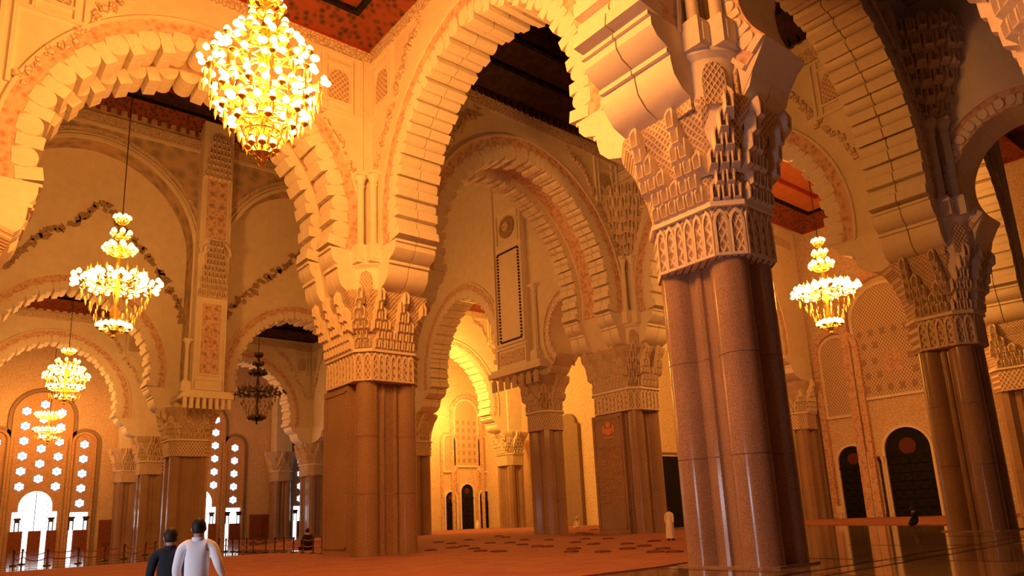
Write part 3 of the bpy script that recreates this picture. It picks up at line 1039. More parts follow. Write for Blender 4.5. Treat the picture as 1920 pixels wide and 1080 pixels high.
def window_triple(cx):
    Y = 113.1
    for dx, big in ((0, True), (-4.95, False), (4.95, False)):
        wcount[0] += 1
        c = cx + dx
        W = struct('window_%d' % wcount[0])
        hw = 3.15 if big else 1.2
        zs = 17.2 if big else 14.0
        obj('window_panel', flat(MB(), archpoly(c, hw, 0, zs), Y - .12, Y), WPANEL, W)
        mb = MB()
        ringarch(mb, c, hw, .28, 0, zs, Y - .4, Y)
        obj('window_frame', mb, WPANEL, W)
        mb = MB()
        ringarch(mb, c, hw + .34, .42, 0, zs, Y - .25, Y)
        obj('window_moulding', mb, DADO, W)
        if big:
            pts = [(c - 2, 8.15 + 1.97 * k) for k in range(6)] + [(c + 2, 8.15 + 1.97 * k) for k in range(6)] + [(c, 9.15 + 1.97 * k) for k in range(6)]
            rosettes(W, pts, Y - .13)
            gp = [(c + 2.45, 2.5), (c + 2.45, 4.9), (c + 1.85, 4.9)] + [(c + 1.85 * math.cos(a), 5.6 + 1.95 * math.sin(a)) for a in [PI * i / 14 for i in range(15)]] + \
                 [(c - 1.85, 4.9), (c - 2.45, 4.9), (c - 2.45, 2.5)]
            obj('door_glass', flat(MB(), gp, Y - .16, Y - .12), DAY, W)
            for a in (-.85, 1.15):
                obj('light_gap', flat(MB(), [(c + a - .3, 0), (c + a + .3, 0), (c + a + .3, 2.5), (c + a - .3, 2.5)], Y - .16, Y - .12), DAY, W)
            mb = MB()
            ringarch(mb, c, 1.32, .05, 2.5, 5.6, Y - .22, Y - .16)
            mb.box(c - .04, c + .04, Y - .22, Y - .16, 2.5, 7.5)
            obj('door_bars', mb, IRON, W)
            for a0, a1 in ((-2.6, -1.15), (-.55, .85), (1.45, 2.6)):
                obj('door_leaf', MB().box(c + a0, c + a1, Y - .4, Y - .17, 0, 2.5), WOOD, W)
            cols = (-1.85, 1.85)
        else:
            rosettes(W, [(c, 5.9 + 1.97 * k) for k in range(5)], Y - .13)
            obj('door_glass', flat(MB(), [(c - 1.05, 2.4), (c + 1.05, 2.4), (c + 1.05, 4.7), (c - 1.05, 4.7)], Y - .16, Y - .12), DAY, W)
            obj('light_gap', flat(MB(), [(c - 1.05, 0), (c - .55, 0), (c - .55, 2.4), (c - 1.05, 2.4)], Y - .16, Y - .12), DAY, W)
            obj('door_leaf', MB().box(c - .5, c + 1.1, Y - .4, Y - .17, 0, 2.4), WOOD, W)
            cols = (-.8, .85)
        for a in cols:
            mb = MB().box(c + a - .38, c + a + .38, Y - .5, Y - .17, 3.9, 4.15)
            mb.box(c + a - .28, c + a + .28, Y - .45, Y - .17, 3.55, 3.9)
            for q in (-.22, .22):
                mb.lathe([(.07, 2.4), (.07, 3.6)], 6, (c + a + q, Y - .32))
            obj('twin_column', mb, IRON, W)


window_triple(11.75)
window_triple(32.0)
window_triple(52.5)
for k, (a, b) in enumerate(((19.2, 25.0), (39.6, 45.2))):
    t = struct('trim_%d' % (3 + k), MB().box(a, b, 112.7, 113.1, 0, 3.6), WOOD)
    for i in range(3):
        pf = MB()
        u = a + .3 + i * (b - a - .4) / 3
        panel_frame(pf, u, u + (b - a - .4) / 3 - .2, .4, 3.2, 112.7, .15, .08)
        obj('wainscot_panel', pf, WOOD, t)


# ------------------------------------------------------------------ doors
def door(name, c, hw, h, y, fm=None, axis=None):
    """dark arched door with a rose emblem; built facing -y, fm places it"""
    D = struct(name)
    if fm is not None:
        D.matrix_world = fm
    zs = h - hw
    obj('door_recess', flat(MB(), archpoly(c, hw, 0, zs), y - .1, y), BLACK, D)
    mb = MB()
    ringarch(mb, c, hw, .22, 0, zs, y - .35, y)
    obj('door_frame', mb, STONE, D)
    n = 7
    zl = h * .68
    for k in range(n):
        z0 = .05 + k * zl / n
        obj('door_panel', MB().box(c - hw + .06, c - .02, y - .2, y - .1, z0, z0 + zl / n - .06), BLACKWOOD, D)
        obj('door_panel', MB().box(c + .02, c + hw - .06, y - .2, y - .1, z0, z0 + zl / n - .06), BLACKWOOD, D)
    obj('lintel', MB().box(c - hw, c + hw, y - .26, y - .1, zl, zl + .18), BLACKWOOD, D)
    obj('rose_emblem', flat(MB(), arcpts((c, zs + hw * .15), hw * .38, 0, 2 * PI * .92, 12), y - .16, y - .1), ROSE, D)
    return D


def lattice_panel(W, c, hw, z0, zs, y, squares):
    obj('lattice_panel', flat(MB(), archpoly(c, hw, z0, zs), y - .08, y), LATTICE, W)
    mb = MB()
    ringarch(mb, c, hw, .3, z0, zs, y - .22, y)
    obj('panel_moulding', mb, PLASTER, W)
    obj('panel_sill', MB().box(c - hw - .2, c + hw + .2, y - .25, y, z0 - .25, z0), STONE, W)
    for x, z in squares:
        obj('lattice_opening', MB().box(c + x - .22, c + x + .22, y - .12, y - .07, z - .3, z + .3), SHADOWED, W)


WD = bpy.data.objects['wall_doors']
door('door_1', 61.1, .95, 5.5, 90)
door('door_2', 64.1, 1.15, 6.6, 90)
door('door_3', 67.3, .95, 5.6, 90)
lattice_panel(WD, 64.3, 2.1, 9.4, 17.3, 90, [(i * 1.05, 10.2 + 1.15 * j) for i in (-1.5, -.5, .5, 1.5) for j in range(6)])
lattice_panel(WD, 61.0, .85, 8.6, 13.0, 90, [])
lattice_panel(WD, 67.6, .85, 8.6, 13.0, 90, [])
mb = MB()
ringarch(mb, 64.3, 2.5, .5, 0, 17.3, 89.6, 90)
ringarch(mb, 61.0, 1.2, .35, 0, 13.0, 89.7, 90)
ringarch(mb, 67.6, 1.2, .35, 0, 13.0, 89.7, 90)
obj('arched_surround', mb, PINK, WD)

ME_ = Matrix(((0, 1, 0, 68.0), (-1, 0, 0, 0), (0, 0, 1, 0), (0, 0, 0, 1)))   # local (x, y) -> world (68 + y, -x)
door('door_4', -32.5, 1.4, 6.6, 0, ME_)
door('door_5', -27.5, 1.95, 7.8, 0, ME_)
WE = link('lattice_bay', None, None)
WE['kind'] = 'structure'
WE.name = 'trim_5'
WE.matrix_world = ME_
sq = []
for j, z in enumerate((11.6, 12.9, 14.2, 15.7, 16.9)):
    for i in range(6):
        if j in (1, 2, 3) and i in (2, 3):
            continue
        sq.append((-2.6 + i * 1.05 + .25 * (j % 2), z))
lattice_panel(WE, -27.6, 3.1, 10.9, 18.2, 0, sq)
lattice_panel(WE, -32.7, 1.55, 9.6, 15.6, 0, [])
obj('lattice_window', MB().box(-28.3, -27.7, -.14, -.06, 13, 15), PINK, WE)
obj('lattice_window', MB().box(-27.4, -26.8, -.14, -.06, 13, 15), PINK, WE)
mb = MB()
ringarch(mb, -27.6, 3.5, .75, 0, 18.6, -.55, 0)
obj('arched_surround', mb, PINK, WE)
mb = MB()
ringarch(mb, -32.7, 1.75, .55, 0, 15.8, -.5, 0)
obj('side_surround', mb, PINK, WE)
obj('dado', MB().box(-37.5, -35.2, -.5, 0, 0, 9.8), DADO, WE)
obj('dado_arch', flat(MB(), archpoly(-36.3, 1.0, 9.8, 10.2), -.45, 0), DADO, WE)
for x in (-30.0, -29.7):
    obj('door_column', MB().lathe([(.16, 0), (.16, .3), (.1, .4), (.1, 4.8), (.2, 5.2), (.2, 5.4)], 8, (x, -.4)), IRON if x < -29.8 else WHITE, WE)
# tall dark opening behind the man in the white robe, and the lit reveal left of the inscription pier
d6 = struct('door_6', MB().box(43.2, 46.2, 35.9, 36.15, 0, 5.6), BLACK)
pf = MB()
panel_frame(pf, 43.0, 46.4, 0, 5.9, 35.9, .2, .12)
obj('door_frame', pf, DADO, d6)

de = MB().box(67.4, 68, 68.7, 73.4, 0, 13.4)
d_ = struct('trim_6', de, DADO)
obj('dado_arch', MB().prism(arcpts((70.6, 13.4), 1.5, 0, PI, 12), 67.45, 68, lambda a, b, c: (c, a, b)), DADO, d_)
# ------------------------------------------------------------------ chandeliers
bm_ = MB().lathe([(.0, -.5), (.5, -.42), (.85, -.05), (.95, .35), (.72, .85), (.35, 1.25), (.0, 1.5)], 8)
BULBM = bm_.mesh('bulb', BULB, 60)
BULBOFF = bm_.mesh('bulb', mat('unlit_glass', (0.16, 0.11, 0.08), .25), 60)
CRYS = MB().lathe([(.0, -1.6), (.5, -.5), (.3, .2), (.12, .5)], 5).mesh('crystal_drop', mat('amber_crystal', (.85, .55, .2), .15, .3, .6))
CRYSOFF = MB().lathe([(.0, -1.6), (.5, -.5), (.3, .2), (.12, .5)], 5).mesh('crystal_drop', mat('dull_crystal', (.20, .14, .10), .3))


def arm_mesh(r0, r1, dz, m):
    pts = []
    for k in range(6):
        t = k / 5
        pts.append((r0 + (r1 - r0) * t, 0, dz * (-.9 * math.sin(PI * t * .75) + 1.64 * t * t * .9) * .5))
    pts[-1] = (r1, 0, 0)
    mb = MB().tube(pts, .045, 5)
    mb.lathe([(.03, -.12), (.15, -.02), (.15, .02)], 8, (r1, 0))
    return mb.mesh('arm', m)


def chandelier(label, x, y, z, tiers, branches, drops, rod, s=1.0, bs=.15, lit=True, group=None):
    C = thing('chandelier', label, 'chandelier', (x, y, z), 0.3, group)
    metal = BRASS if lit else IRON
    bmesh_, cm = (BULBM, CRYS) if lit else (BULBOFF, CRYSOFF)
    zs = [t[0] for t in tiers]
    zlo, zhi = min(zs) * s, max(zs) * s
    prof = [(.02, zlo - .7), (.14, zlo - .55), (.05, zlo - .4), (.28, zlo - .15)]
    nn = 9
    for k in range(nn + 1):
        prof.append(((.30 if k % 2 else .12) * (1 - .5 * k / nn) * s, zlo + (zhi - zlo) * k / nn))
    prof.append((.04, zhi + .5))
    obj('stem', MB().lathe(prof, 10), metal, C, 50)
    obj('suspension_rod', MB().lathe([(.035, zhi + .4), (.035, rod - z)], 6), IRON, C)
    for zt, r, n in tiers:
        zt, r = zt * s, r * s
        obj('tier_ring', MB().tube([(r * .62 * math.cos(2 * PI * k / 20), r * .62 * math.sin(2 * PI * k / 20), zt - .22) for k in range(21)], .04, 5), metal, C)
        am = arm_mesh(.1, r, .5, metal)
        for k in range(n):
            a = 2 * PI * (k + .37 * (zt % 1)) / n
            if k % 2 == 0 or n <= 10:
                link('arm', am, C, (0, 0, zt), a)
            link('bulb', bmesh_, C, (r * math.cos(a), r * math.sin(a), zt + bs * .55), 0, (bs, bs, bs))
    for zt, r, n, cr_, cn in branches:
        zt, r, cr_ = zt * s, r * s, cr_ * s
        am = arm_mesh(.1, r, .9, metal)
        for k in range(n):
            a = 2 * PI * k / n
            B = link('branch', am, C, (0, 0, zt), a)
            for i in range(cn):
                b = 2 * PI * i / cn
                link('bulb', bmesh_, B, (r + cr_ * math.cos(b), cr_ * math.sin(b), .12 + .22 * (i % 2)), 0, (bs * .92,) * 3)
            link('crystal_drop', cm, B, (r, 0, -.3), 0, (.18, .18, .3))
    for zt, r, n in drops:
        zt, r = zt * s, r * s
        for k in range(n):
            a = 2 * PI * k / n
            link('crystal_drop', cm, C, (r * math.cos(a), r * math.sin(a), zt), 0, (.13 * s, .13 * s, .24 * s))
    return C


T1 = [(-2.5, .45, 8), (-1.75, 1.0, 12), (-1.35, 1.35, 18), (-.85, 1.6, 20), (-.35, 1.3, 16), (.95, 1.65, 20), (1.45, 1.25, 14), (2.05, .85, 9), (3.0, .55, 9), (3.5, .35, 6)]
chandelier('biggest lit brass chandelier hanging nearest, in front of the left arch', 7.8, 22.3, 16.7, T1, [(.1, 1.78, 9, .36, 7)], [(-1.9, .8, 14), (-1.5, 1.25, 16), (-.9, 1.7, 18), (-2.3, .6, 10), (-.2, 1.95, 18)], 29.2, 1.0, .14)
T2 = [(-3.1, .95, 14), (-2.95, .55, 8), (.3, 1.7, 16), (2.35, .95, 10), (2.6, .7, 6), (3.5, .55, 6), (4.6, .42, 7)]
chandelier('second lit chandelier, wide with clustered lamps, over the nave at left', 8.8, 52, 18.0, T2, [(-.2, 2.15, 8, .6, 10)], [(-1.2, 1.8, 18), (-1.7, 1.5, 16), (-2.3, 1.2, 14), (.9, 1.8, 18), (1.0, 1.2, 12)], 44.6, 1.0, .2)
T3 = [(2.9, .55, 8), (1.8, 1.0, 8), (1.0, 1.55, 24), (.75, 1.3, 16), (-.9, 1.6, 26), (-1.1, 1.3, 16), (-1.9, .8, 8)]
chandelier('third lit chandelier, two-ringed, before the rosette windows', 10.3, 84, 17.2, T3, [(.1, 1.8, 8, .35, 6)], [(-1.6, 1.4, 18), (-1.9, 1.0, 12), (.2, 1.8, 18)], 29.7, 1.0, .17)
chandelier('farthest lit chandelier hanging against the rosette windows', 11.4, 104, 15.3, T3[2:], [], [(-1.6, 1.4, 18), (-1.9, 1.0, 12)], 29.3, 1.0, .18)
chandelier('lit chandelier alone in the bright hall at right, above the black doors', 48.6, 23.5, 16.2, T2, [(-.2, 2.25, 8, .55, 10)], [(-1.2, 1.8, 18), (-1.7, 1.5, 16), (-2.3, 1.2, 14), (.9, 1.8, 18)], 31.0, .8, .19)
chandelier('unlit dark chandelier hanging in the shaded far arch', 30.2, 85, 17.4, T2, [(-.2, 2.6, 8, .65, 8)], [(-1.2, 1.8, 18), (-1.7, 1.5, 16), (-2.3, 1.2, 14), (.9, 1.8, 18)], 29.7, 1.0, .2, False)


# ------------------------------------------------------------------ barrier posts
def ground(px, py, z=0.0):
    d = fwd * F_PX + cx_ * (px - 960) + cy_ * (CY - py)
    k = (z - EYE) / d.z
    return Vector((d.x * k, d.y * k, z))


pm = MB().lathe([(.21, 0), (.21, .04), (.07, .08), (.05, .12), (.05, .88), (.085, .91), (.085, .97), (.03, 1.0)], 10).mesh('post', IRON, 40)
bmh = MB().lathe([(.2, 0), (.2, .035), (.16, .05)], 12).mesh('base', IRON, 40)


ORD = ['first', 'second', 'third', 'fourth', 'fifth', 'sixth', 'seventh', 'eighth', 'ninth', 'tenth', 'eleventh', 'twelfth', 'thirteenth', 'fourteenth', 'fifteenth', 'sixteenth']


def barrier(pxs, label, group, top=.95):
    pts = [ground(*p) for p in pxs]
    for i, p in enumerate(pts):
        last = i == len(pts) - 1
        S = thing('barrier_post', ORD[i] + ' ' + label, 'barrier post', p, 0, group)
        link('base', bmh, S)
        link('pole', pm, S, (0, 0, .02), 0, (1, 1, top))
        if not last:
            q = pts[i + 1] - p
            for h in (.86, .5):
                pts_ = [(q.x * t, q.y * t, h - .5 * .5 * (1 - (2 * t - 1) ** 2) * min(1, q.length / 3)) for t in [k / 6 for k in range(7)]]
                obj('rope', MB().tube(pts_, .03, 4), REDPLAIN, S)


barrier([(604, 1040), (587, 1039), (568, 1038.5), (550, 1038), (532, 1037.5), (515, 1037), (498, 1036.5), (475, 1036), (462, 1035.7), (448, 1035.3), (436, 1035), (423, 1034.7), (410, 1034.4)],
        'roped post, counted leftward from the flat-panelled pier', 'barrier posts in the right row')
barrier([(290, 1040), (272, 1041), (232, 1048), (196, 1052), (146, 1057), (88, 1061), (40, 1059), (24, 1062)],
        'roped post from the right on marble before the rosette windows', 'barrier posts in the left row')


# ------------------------------------------------------------------ small things on the carpet
c38 = [(30, 700, 60), (180, 650, 25), (190, 682, 40), (270, 671, 45), (345, 689, 50), (455, 648, 40), (600, 646, 60), (520, 709, 110), (690, 660, 35), (870, 674, 55), (800, 672, 60), (1070, 643, 60),
       (1145, 618, 50), (1200, 656, 35), (1440, 654, 45), (1270, 711, 95), (1570, 669, 70), (1640, 634, 50), (1450, 689, 110), (1700, 690, 80), (1640, 713, 120), (1040, 711, 90), (1312, 617, 45), (880, 626, 50),
       (1205, 552, 40), (570, 606, 50), (90, 642, 60), (1110, 575, 50), (1165, 583, 60), (520, 598, 50), (390, 705, 60), (1060, 690, 70), (700, 625, 50), (300, 625, 40), (1780, 712, 90)]
def rug_row(y):
    return 0 if y >= 699 else 1 if y >= 664 else 2 if y >= 637 else 3


ROWS = ['nearest', 'second', 'third', 'farthest']
for k, (x, y, wpx) in enumerate(c38):
    rank = sorted(q[0] for q in c38 if rug_row(q[1]) == rug_row(y)).index(x)
    a, b = ground(800 + (x - wpx / 2) / 3.84, 850 + y / 3.84, .035), ground(800 + (x + wpx / 2) / 3.84, 850 + y / 3.84, .035)
    m_ = (a + b) / 2
    d = (b - a)
    hw, r_ = max(.35, d.length / 2), random.Random(k)
    pl = [(hw * r_.uniform(.85, 1.05) * math.cos(t) * (1.15 if abs(math.cos(t)) < .8 else 1), .38 * r_.uniform(.7, 1.1) * math.sin(t)) for t in [2 * PI * i / 10 for i in range(10)]]
    rings = [[(p * s_, q * s_, z_) for p, q in pl] for s_, z_ in ((1, 0), (1, .03), (.8, .06), (.45, .08))]
    o = link('folded_rug', MB().loft(rings).mesh('folded_rug', RUG), None, m_, math.atan2(d.y, d.x))
    tag(o, 'rumpled dark rug on the carpet, %s from the left in the %s row' % (ORD[rank], ROWS[rug_row(y)]), 'rug', 'dark rugs scattered over the carpet')

p = ground(843, 993, .035)
S = thing('sign_stand', 'small cream card on a low stand beside the first small door', 'sign', p, .7)
obj('card', MB().box(-.55, .55, -.03, .03, .9, 2.1), PAPER, S)
obj('stand', MB().box(-.05, .05, .0, .08, 0, .95), IRON, S)
obj('base', MB().box(-.3, .3, -.2, .25, 0, .06), IRON, S)
p = ground(1577, 973)
S = thing('sign_stand', 'small pale notice stand left of the tall black doors', 'sign', p, -.8)
obj('card', MB().box(-.3, .3, -.03, .03, .55, 1.15), PAPER, S)
obj('stand', MB().box(-.1, .1, .0, .08, 0, .6), PAPER, S)
for (px, py, h, lab) in ((896, 992, 1.25, 'white bottle-shaped stand between the middle and right small doors'),):
    p = ground(px, py, .035)
    mb = MB().lathe([(.28, 0), (.3, .1), (.28, h * .65), (.12, h * .8), (.12, h)], 10)
    tag(link('water_jar', mb.mesh('water_jar', WHITE, 40), None, p), lab, 'jar')
for k, (px, py, hh_, lab) in enumerate(((931, 970, 2.3, 'larger white notice on the far wall right of the small doors'), (941, 955, 1.0, 'smaller white notice just right of the larger one, far wall'))):
    y = 89.97
    d = fwd * F_PX + cx_ * (px - 960) + cy_ * (CY - py)
    t_ = y / d.y
    tag(link('notice', MB().box(-.25, .25, -.04, .04, -hh_ / 2, hh_ / 2).mesh('notice', WHITE), None, (d.x * t_, y, EYE + d.z * t_)), lab, 'notice')


# ------------------------------------------------------------------ people
def skin_obj(name, joints, bones, m, parent, sub=2):
    """one continuous surface grown over a jointed skeleton: joints {key: (x, y, z, rx, ry)}"""
    keys = list(joints)
    me = bpy.data.meshes.new(name)
    me.from_pydata([joints[k][:3] for k in keys], [(keys.index(a), keys.index(b)) for a, b in bones], [])
    me.materials.append(m)
    o = link(name, me, parent)
    o.modifiers.new('Skin', 'SKIN').use_smooth_shade = True
    s = o.modifiers.new('Subdivision', 'SUBSURF')
    s.levels = s.render_levels = sub
    for i, k in enumerate(keys):
        me.skin_vertices[0].data[i].radius = joints[k][3:5]
        me.skin_vertices[0].data[i].use_root = (i == 0)
    return o


def head_parts(P, hx, hy, hz, r=.105, hairm=HAIR):
    hb = MB()
    rings = []
    for k in range(9):
        t = PI * k / 8
        z = -math.cos(t) * r * 1.12
        q = math.sin(t)
        rings.append([(hx + r * .86 * q * math.cos(a), hy + .015 + r * 1.02 * q * math.sin(a), hz + .02 + z) for a in [2 * PI * i / 14 for i in range(14)]])
    hb.loft(rings[2:], True)
    obj('hair', hb, hairm, P, 60)


def hand(P, x, y, z, s, dirz=-1, dx=0, dy=0):
    J = {'w': (x, y, z, .026, .02), 'p': (x + dx * .05, y + dy * .05, z - .05, .036, .018), 'k': (x + dx * .09, y + dy * .09, z - .09, .034, .016)}
    B = [('w', 'p'), ('p', 'k')]
    for i, (oy, ln) in enumerate(((.03, .07), (.01, .082), (-.011, .076), (-.03, .058))):
        a, b = 'f%d' % i, 'g%d' % i
        J[a] = (x + dx * .1 - s * .004, y + oy, z - .1 - ln * .5, .0095, .0095)
        J[b] = (x + dx * .1 - s * .022, y + oy, z - .1 - ln, .008, .008)
        B += [('k', a), (a, b)]
    J['t'] = (x - s * .02, y + .045, z - .07, .011, .011)
    J['u'] = (x - s * .03, y + .055, z - .1, .009, .009)
    B += [('p', 't'), ('t', 'u')]
    return skin_obj('hand', J, B, SKIN, P, 1)


def standing(label, loc, rz, h, top, trousers, robe=False, bent=False, stride=.18, bend=0.0, skirt=None, hold=False):
    """person walking away; local +y is the walking direction"""
    P = thing('person', label, 'person', loc, rz)
    s = h / 1.75
    b = bend
    def q(x, y, z, r1, r2=None):
        return (x * s, (y + b * max(0, z - .95)) * s, z * s, r1 * s, (r2 or r1) * s)
    J = {'pelvis': q(0, 0, .95, .14, .10), 'waist': q(0, 0, 1.1, .135, .095), 'chest': q(0, 0, 1.3, .16, .105), 'neckb': q(0, 0, 1.46, .07, .06), 'neck': q(0, .01, 1.515, .054, .054),
         'jaw': q(0, .03, 1.575, .068, .075), 'skull': q(0, .02, 1.655, .08, .092), 'top': q(0, .015, 1.715, .05, .06)}
    B = [('pelvis', 'waist'), ('waist', 'chest'), ('chest', 'neckb'), ('neckb', 'neck'), ('neck', 'jaw'), ('jaw', 'skull'), ('skull', 'top')]
    arm = {-1: (.10, -.06), 1: (-.06, .08)}
    for e, n in ((-1, 'l'), (1, 'r')):
        f1, f2 = arm[e]
        J['sh' + n] = q(e * .19, 0, 1.42, .06, .06)
        J['el' + n] = q(e * .25, f1 * .5 - .04, 1.14, .044, .044)
        J['wr' + n] = q(e * .25, f1 + .03, .90, .029, .029)
        if bent and e > 0:
            J['elr'] = q(.285, -.07, 1.16, .044, .044)
            J['wrr'] = q(.33, .06, .985, .029, .029)
        st = stride * e
        J['hip' + n] = q(e * .09, 0, .88, .09, .09)
        J['kn' + n] = q(e * .1, st * .5 + .03, .48, .056, .056)
        J['an' + n] = q(e * .1, st, .08, .036, .036)
        J['to' + n] = q(e * .11, st + .15, .035, .04, .03)
        B += [('neckb', 'sh' + n), ('sh' + n, 'el' + n), ('el' + n, 'wr' + n), ('pelvis', 'hip' + n), ('hip' + n, 'kn' + n), ('kn' + n, 'an' + n), ('an' + n, 'to' + n)]
    skin_obj('body', J, B, SKIN, P)
    # top: follows the trunk and arms, a little larger
    g = .018
    T = {}
    for k in ('pelvis', 'waist', 'chest', 'neckb', 'shl', 'shr', 'ell', 'elr', 'wrl', 'wrr'):
        v = J[k]
        gg = g * s * (1.5 if k in ('pelvis', 'waist') else 1)
        T[k] = (v[0], v[1], v[2], v[3] + gg, v[4] + gg)
    T['pelvis'] = (T['pelvis'][0], T['pelvis'][1], T['pelvis'][2] - .03 * s, .175 * s, .135 * s)
    T['neckb'] = (T['neckb'][0], T['neckb'][1], T['neckb'][2] + .03 * s, .08 * s, .072 * s)
    for n in 'lr':
        w_ = T['wr' + n]
        T['wr' + n] = (w_[0], w_[1], w_[2] + .03 * s, .045 * s, .045 * s)
    TB = [('pelvis', 'waist'), ('waist', 'chest'), ('chest', 'neckb')]
    for n in 'lr':
        TB += [('neckb', 'sh' + n), ('sh' + n, 'el' + n), ('el' + n, 'wr' + n)]
    skin_obj('shirt' if not robe else 'robe_top', T, TB, top, P)
    cz = T['neckb'][2]
    cb = MB().loft([[(.074 * s * k * math.cos(a), (.068 * k * math.sin(a) + b * .5) * s + .008, z) for a in [2 * PI * i / 14 for i in range(14)]] for k, z in ((1.12, cz), (1.08, cz + .05 * s), (.98, cz + .055 * s), (.95, cz + .02 * s))])
    obj('collar', cb, top, P, 60)
    if robe:
        rings = []
        for z, rx, ry, oy in ((.12, .27, .27, .02), (.5, .25, .23, .01), (.85, .22, .17, 0), (1.05, .19, .14, 0), (1.2, .18, .13, 0)):
            rings.append([((rx * (1 + .05 * math.sin(5 * a))) * s * math.cos(a), (ry * math.sin(a) + oy + b * max(0, z - .95)) * s, z * s) for a in [2 * PI * i / 20 for i in range(20)]])
        obj('robe_skirt', MB().loft(rings), top, P, 60)
    else:
        L = {'pelvis': (0, 0, .97 * s, .16 * s, .125 * s)}
        LB = []
        for n in 'lr':
            for k, r_ in (('hip', .105), ('kn', .078), ('an', .066)):
                v = J[k + n]
                L[k + n] = (v[0], v[1], v[2] + (.02 if k == 'an' else 0), r_ * s, r_ * s)
            LB += [('pelvis', 'hip' + n), ('hip' + n, 'kn' + n), ('kn' + n, 'an' + n)]
        skin_obj('trousers', L, LB, trousers, P)
    for e, n in ((-1, 'l'), (1, 'r')):
        v = J['wr' + n]
        hand(P, v[0], v[1], v[2], e)
        sh = MB()
        v = J['an' + n]
        sh.loft([[(v[0] + a * .05 * s, v[1] + c_ * s, z) for a, c_ in ((-1, -.07), (1, -.07), (1.1, .1), (.6, .21), (-.6, .21), (-1.1, .1))] for z in (0, .045)])
        obj('shoe', sh, NAVY, P)
    v = J['skull']
    head_parts(P, v[0], v[1] - .012 * s, v[2], .108 * s)
    fx_, fy_ = v[0], v[1] + .098 * s
    nb = MB().loft([[(fx_ - .012, fy_ - .01, v[2] + .0), (fx_ + .012, fy_ - .01, v[2]), (fx_ + .004, fy_ + .004, v[2] + .01), (fx_ - .004, fy_ + .004, v[2] + .01)],
                    [(fx_ - .018, fy_ - .01, v[2] - .045), (fx_ + .018, fy_ - .01, v[2] - .045), (fx_ + .008, fy_ + .022, v[2] - .038), (fx_ - .008, fy_ + .022, v[2] - .038)]])
    obj('nose', nb, SKIN, P)
    for e in (-1, 1):
        obj('ear', MB().lathe([(.0, -.032), (.016, -.01), (.018, .015), (.0, .03)], 6, (0, 0)), SKIN, P, 60, loc=(v[0] + e * .082 * s, v[1] - .005, v[2] - .01), rz=.3 * e)
        obj('eye', MB().lathe([(.0, -.01), (.012, 0), (.0, .01)], 6), HAIR, P, 60, loc=(v[0] + e * .032 * s, fy_ - .012, v[2] + .012))
    obj('mouth', MB().box(v[0] - .022, v[0] + .022, fy_ - .03, fy_ - .012, v[2] - .075, v[2] - .065), ROSE, P)
    return P


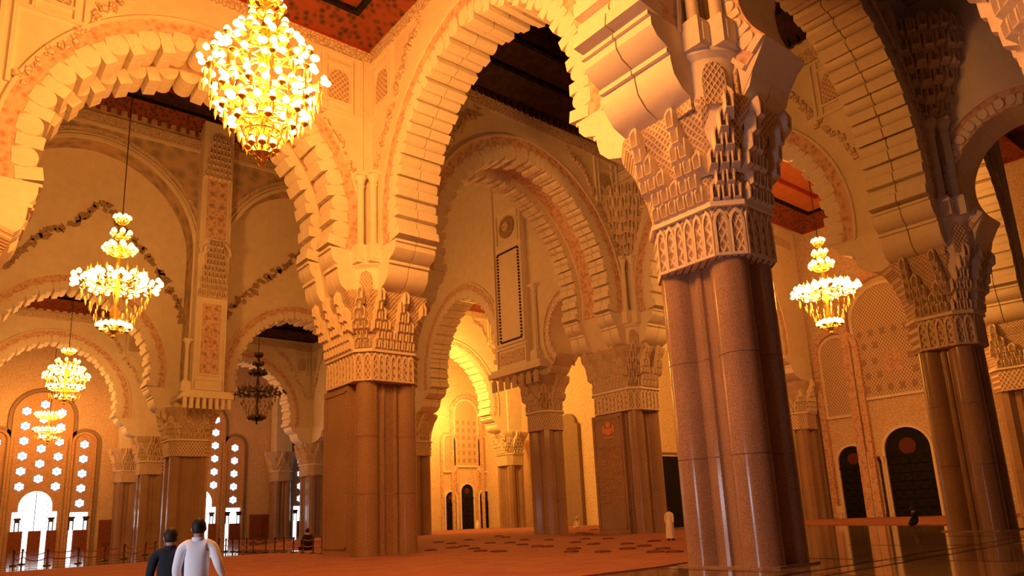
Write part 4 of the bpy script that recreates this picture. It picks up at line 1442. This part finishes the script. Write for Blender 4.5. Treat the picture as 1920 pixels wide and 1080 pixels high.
def seat_person(label, loc, rz, cloth, headm, s=1.0, cap=None):
    P = thing('person', label, 'person', loc, rz)
    J = {'pelvis': (0, 0, .14 * s, .17 * s, .15 * s), 'waist': (0, .03, .32 * s, .15 * s, .12 * s), 'chest': (0, .07, .52 * s, .17 * s, .12 * s), 'neckb': (0, .1, .66 * s, .07 * s, .06 * s),
         'jaw': (0, .14, .75 * s, .065 * s, .07 * s), 'skull': (0, .14, .83 * s, .08 * s, .09 * s)}
    B = [('pelvis', 'waist'), ('waist', 'chest'), ('chest', 'neckb'), ('neckb', 'jaw'), ('jaw', 'skull')]
    for e, n in ((-1, 'l'), (1, 'r')):
        J['sh' + n] = (e * .19 * s, .08, .6 * s, .06 * s, .06 * s)
        J['el' + n] = (e * .27 * s, .16, .36 * s, .045 * s, .045 * s)
        J['wr' + n] = (e * .16 * s, .34, .24 * s, .03 * s, .03 * s)
        J['kn' + n] = (e * .36 * s, .34, .13 * s, .075 * s, .075 * s)
        J['an' + n] = (e * -.08 * s, .36 + .06 * e, .06 * s, .045 * s, .045 * s)
        B += [('neckb', 'sh' + n), ('sh' + n, 'el' + n), ('el' + n, 'wr' + n), ('pelvis', 'kn' + n), ('kn' + n, 'an' + n)]
    skin_obj('body', J, B, SKIN, P, 2)
    T = {k: (v[0], v[1], v[2], v[3] + .02 * s, v[4] + .02 * s) for k, v in J.items() if k not in ('jaw', 'skull')}
    skin_obj('clothing', T, [q for q in B if 'jaw' not in q and 'skull' not in q], cloth, P, 2)
    head_parts(P, 0, .135, .83 * s, .105 * s, headm)
    return P


face = math.atan2(-right0.x, right0.y) if False else -YAW      # local +y looks along the camera's heading
def at_dist(px, py, dist):
    d = fwd * F_PX + cx_ * (px - 960) + cy_ * (CY - py)
    k = dist / math.hypot(d.x, d.y)
    return Vector((d.x * k, d.y * k, 0))


standing('man in white shirt and dark trousers walking away, seen from behind', at_dist(370, 1040, 10.6), face + .25, 1.74, WHITECLOTH, NAVY, bent=True)
hb_ = at_dist(370, 1040, 10.6) + Matrix.Rotation(face + .25, 3, 'Z') @ Vector((.335, .07, 0))
bag = thing('carrier_bag', 'small white bag hanging from the hand of the man in white shirt', 'bag', (hb_.x, hb_.y, .5), face)
obj('body', MB().loft([[(x * k, y * q, z) for x, y in ((-.11, -.04), (.11, -.04), (.12, .0), (.11, .04), (-.11, .04), (-.12, 0))] for k, q, z in ((.85, .8, 0), (1, 1.1, .04), (.98, 1, .2), (.8, .7, .28))]), WHITE, bag, 40)
obj('handle', MB().tube([(-.07, 0, .27), (-.05, 0, .36), (0, 0, .40), (.05, 0, .36), (.07, 0, .27)], .008, 5), WHITE, bag)
standing('person in dark navy clothes walking beside the man in white shirt', at_dist(318, 1040, 10.9), face + .3, 1.63, NAVY, NAVY)
g_ = ground(1258, 1013, .035)
standing('man in long white robe walking away beside the inscription pier', g_, face - .6, 1.62, WHITEROBE, WHITEROBE, robe=True, stride=.1, bend=.12)
g_ = ground(1085, 990, .035)
seat_person('person in white sitting on the carpet between the two far piers', g_, face + 2.2, WHITEROBE, WHITEROBE, 1.25)
g_ = ground(1721, 986)
seat_person('person in black sitting on the floor before the tall black doors', g_, face + .8, NAVY, HAIR, 1.15)
g_ = ground(578, 1032)
seat_person('dark figure sitting behind the roped barrier row', g_, face + .8, NAVY, HAIR, 1.5)
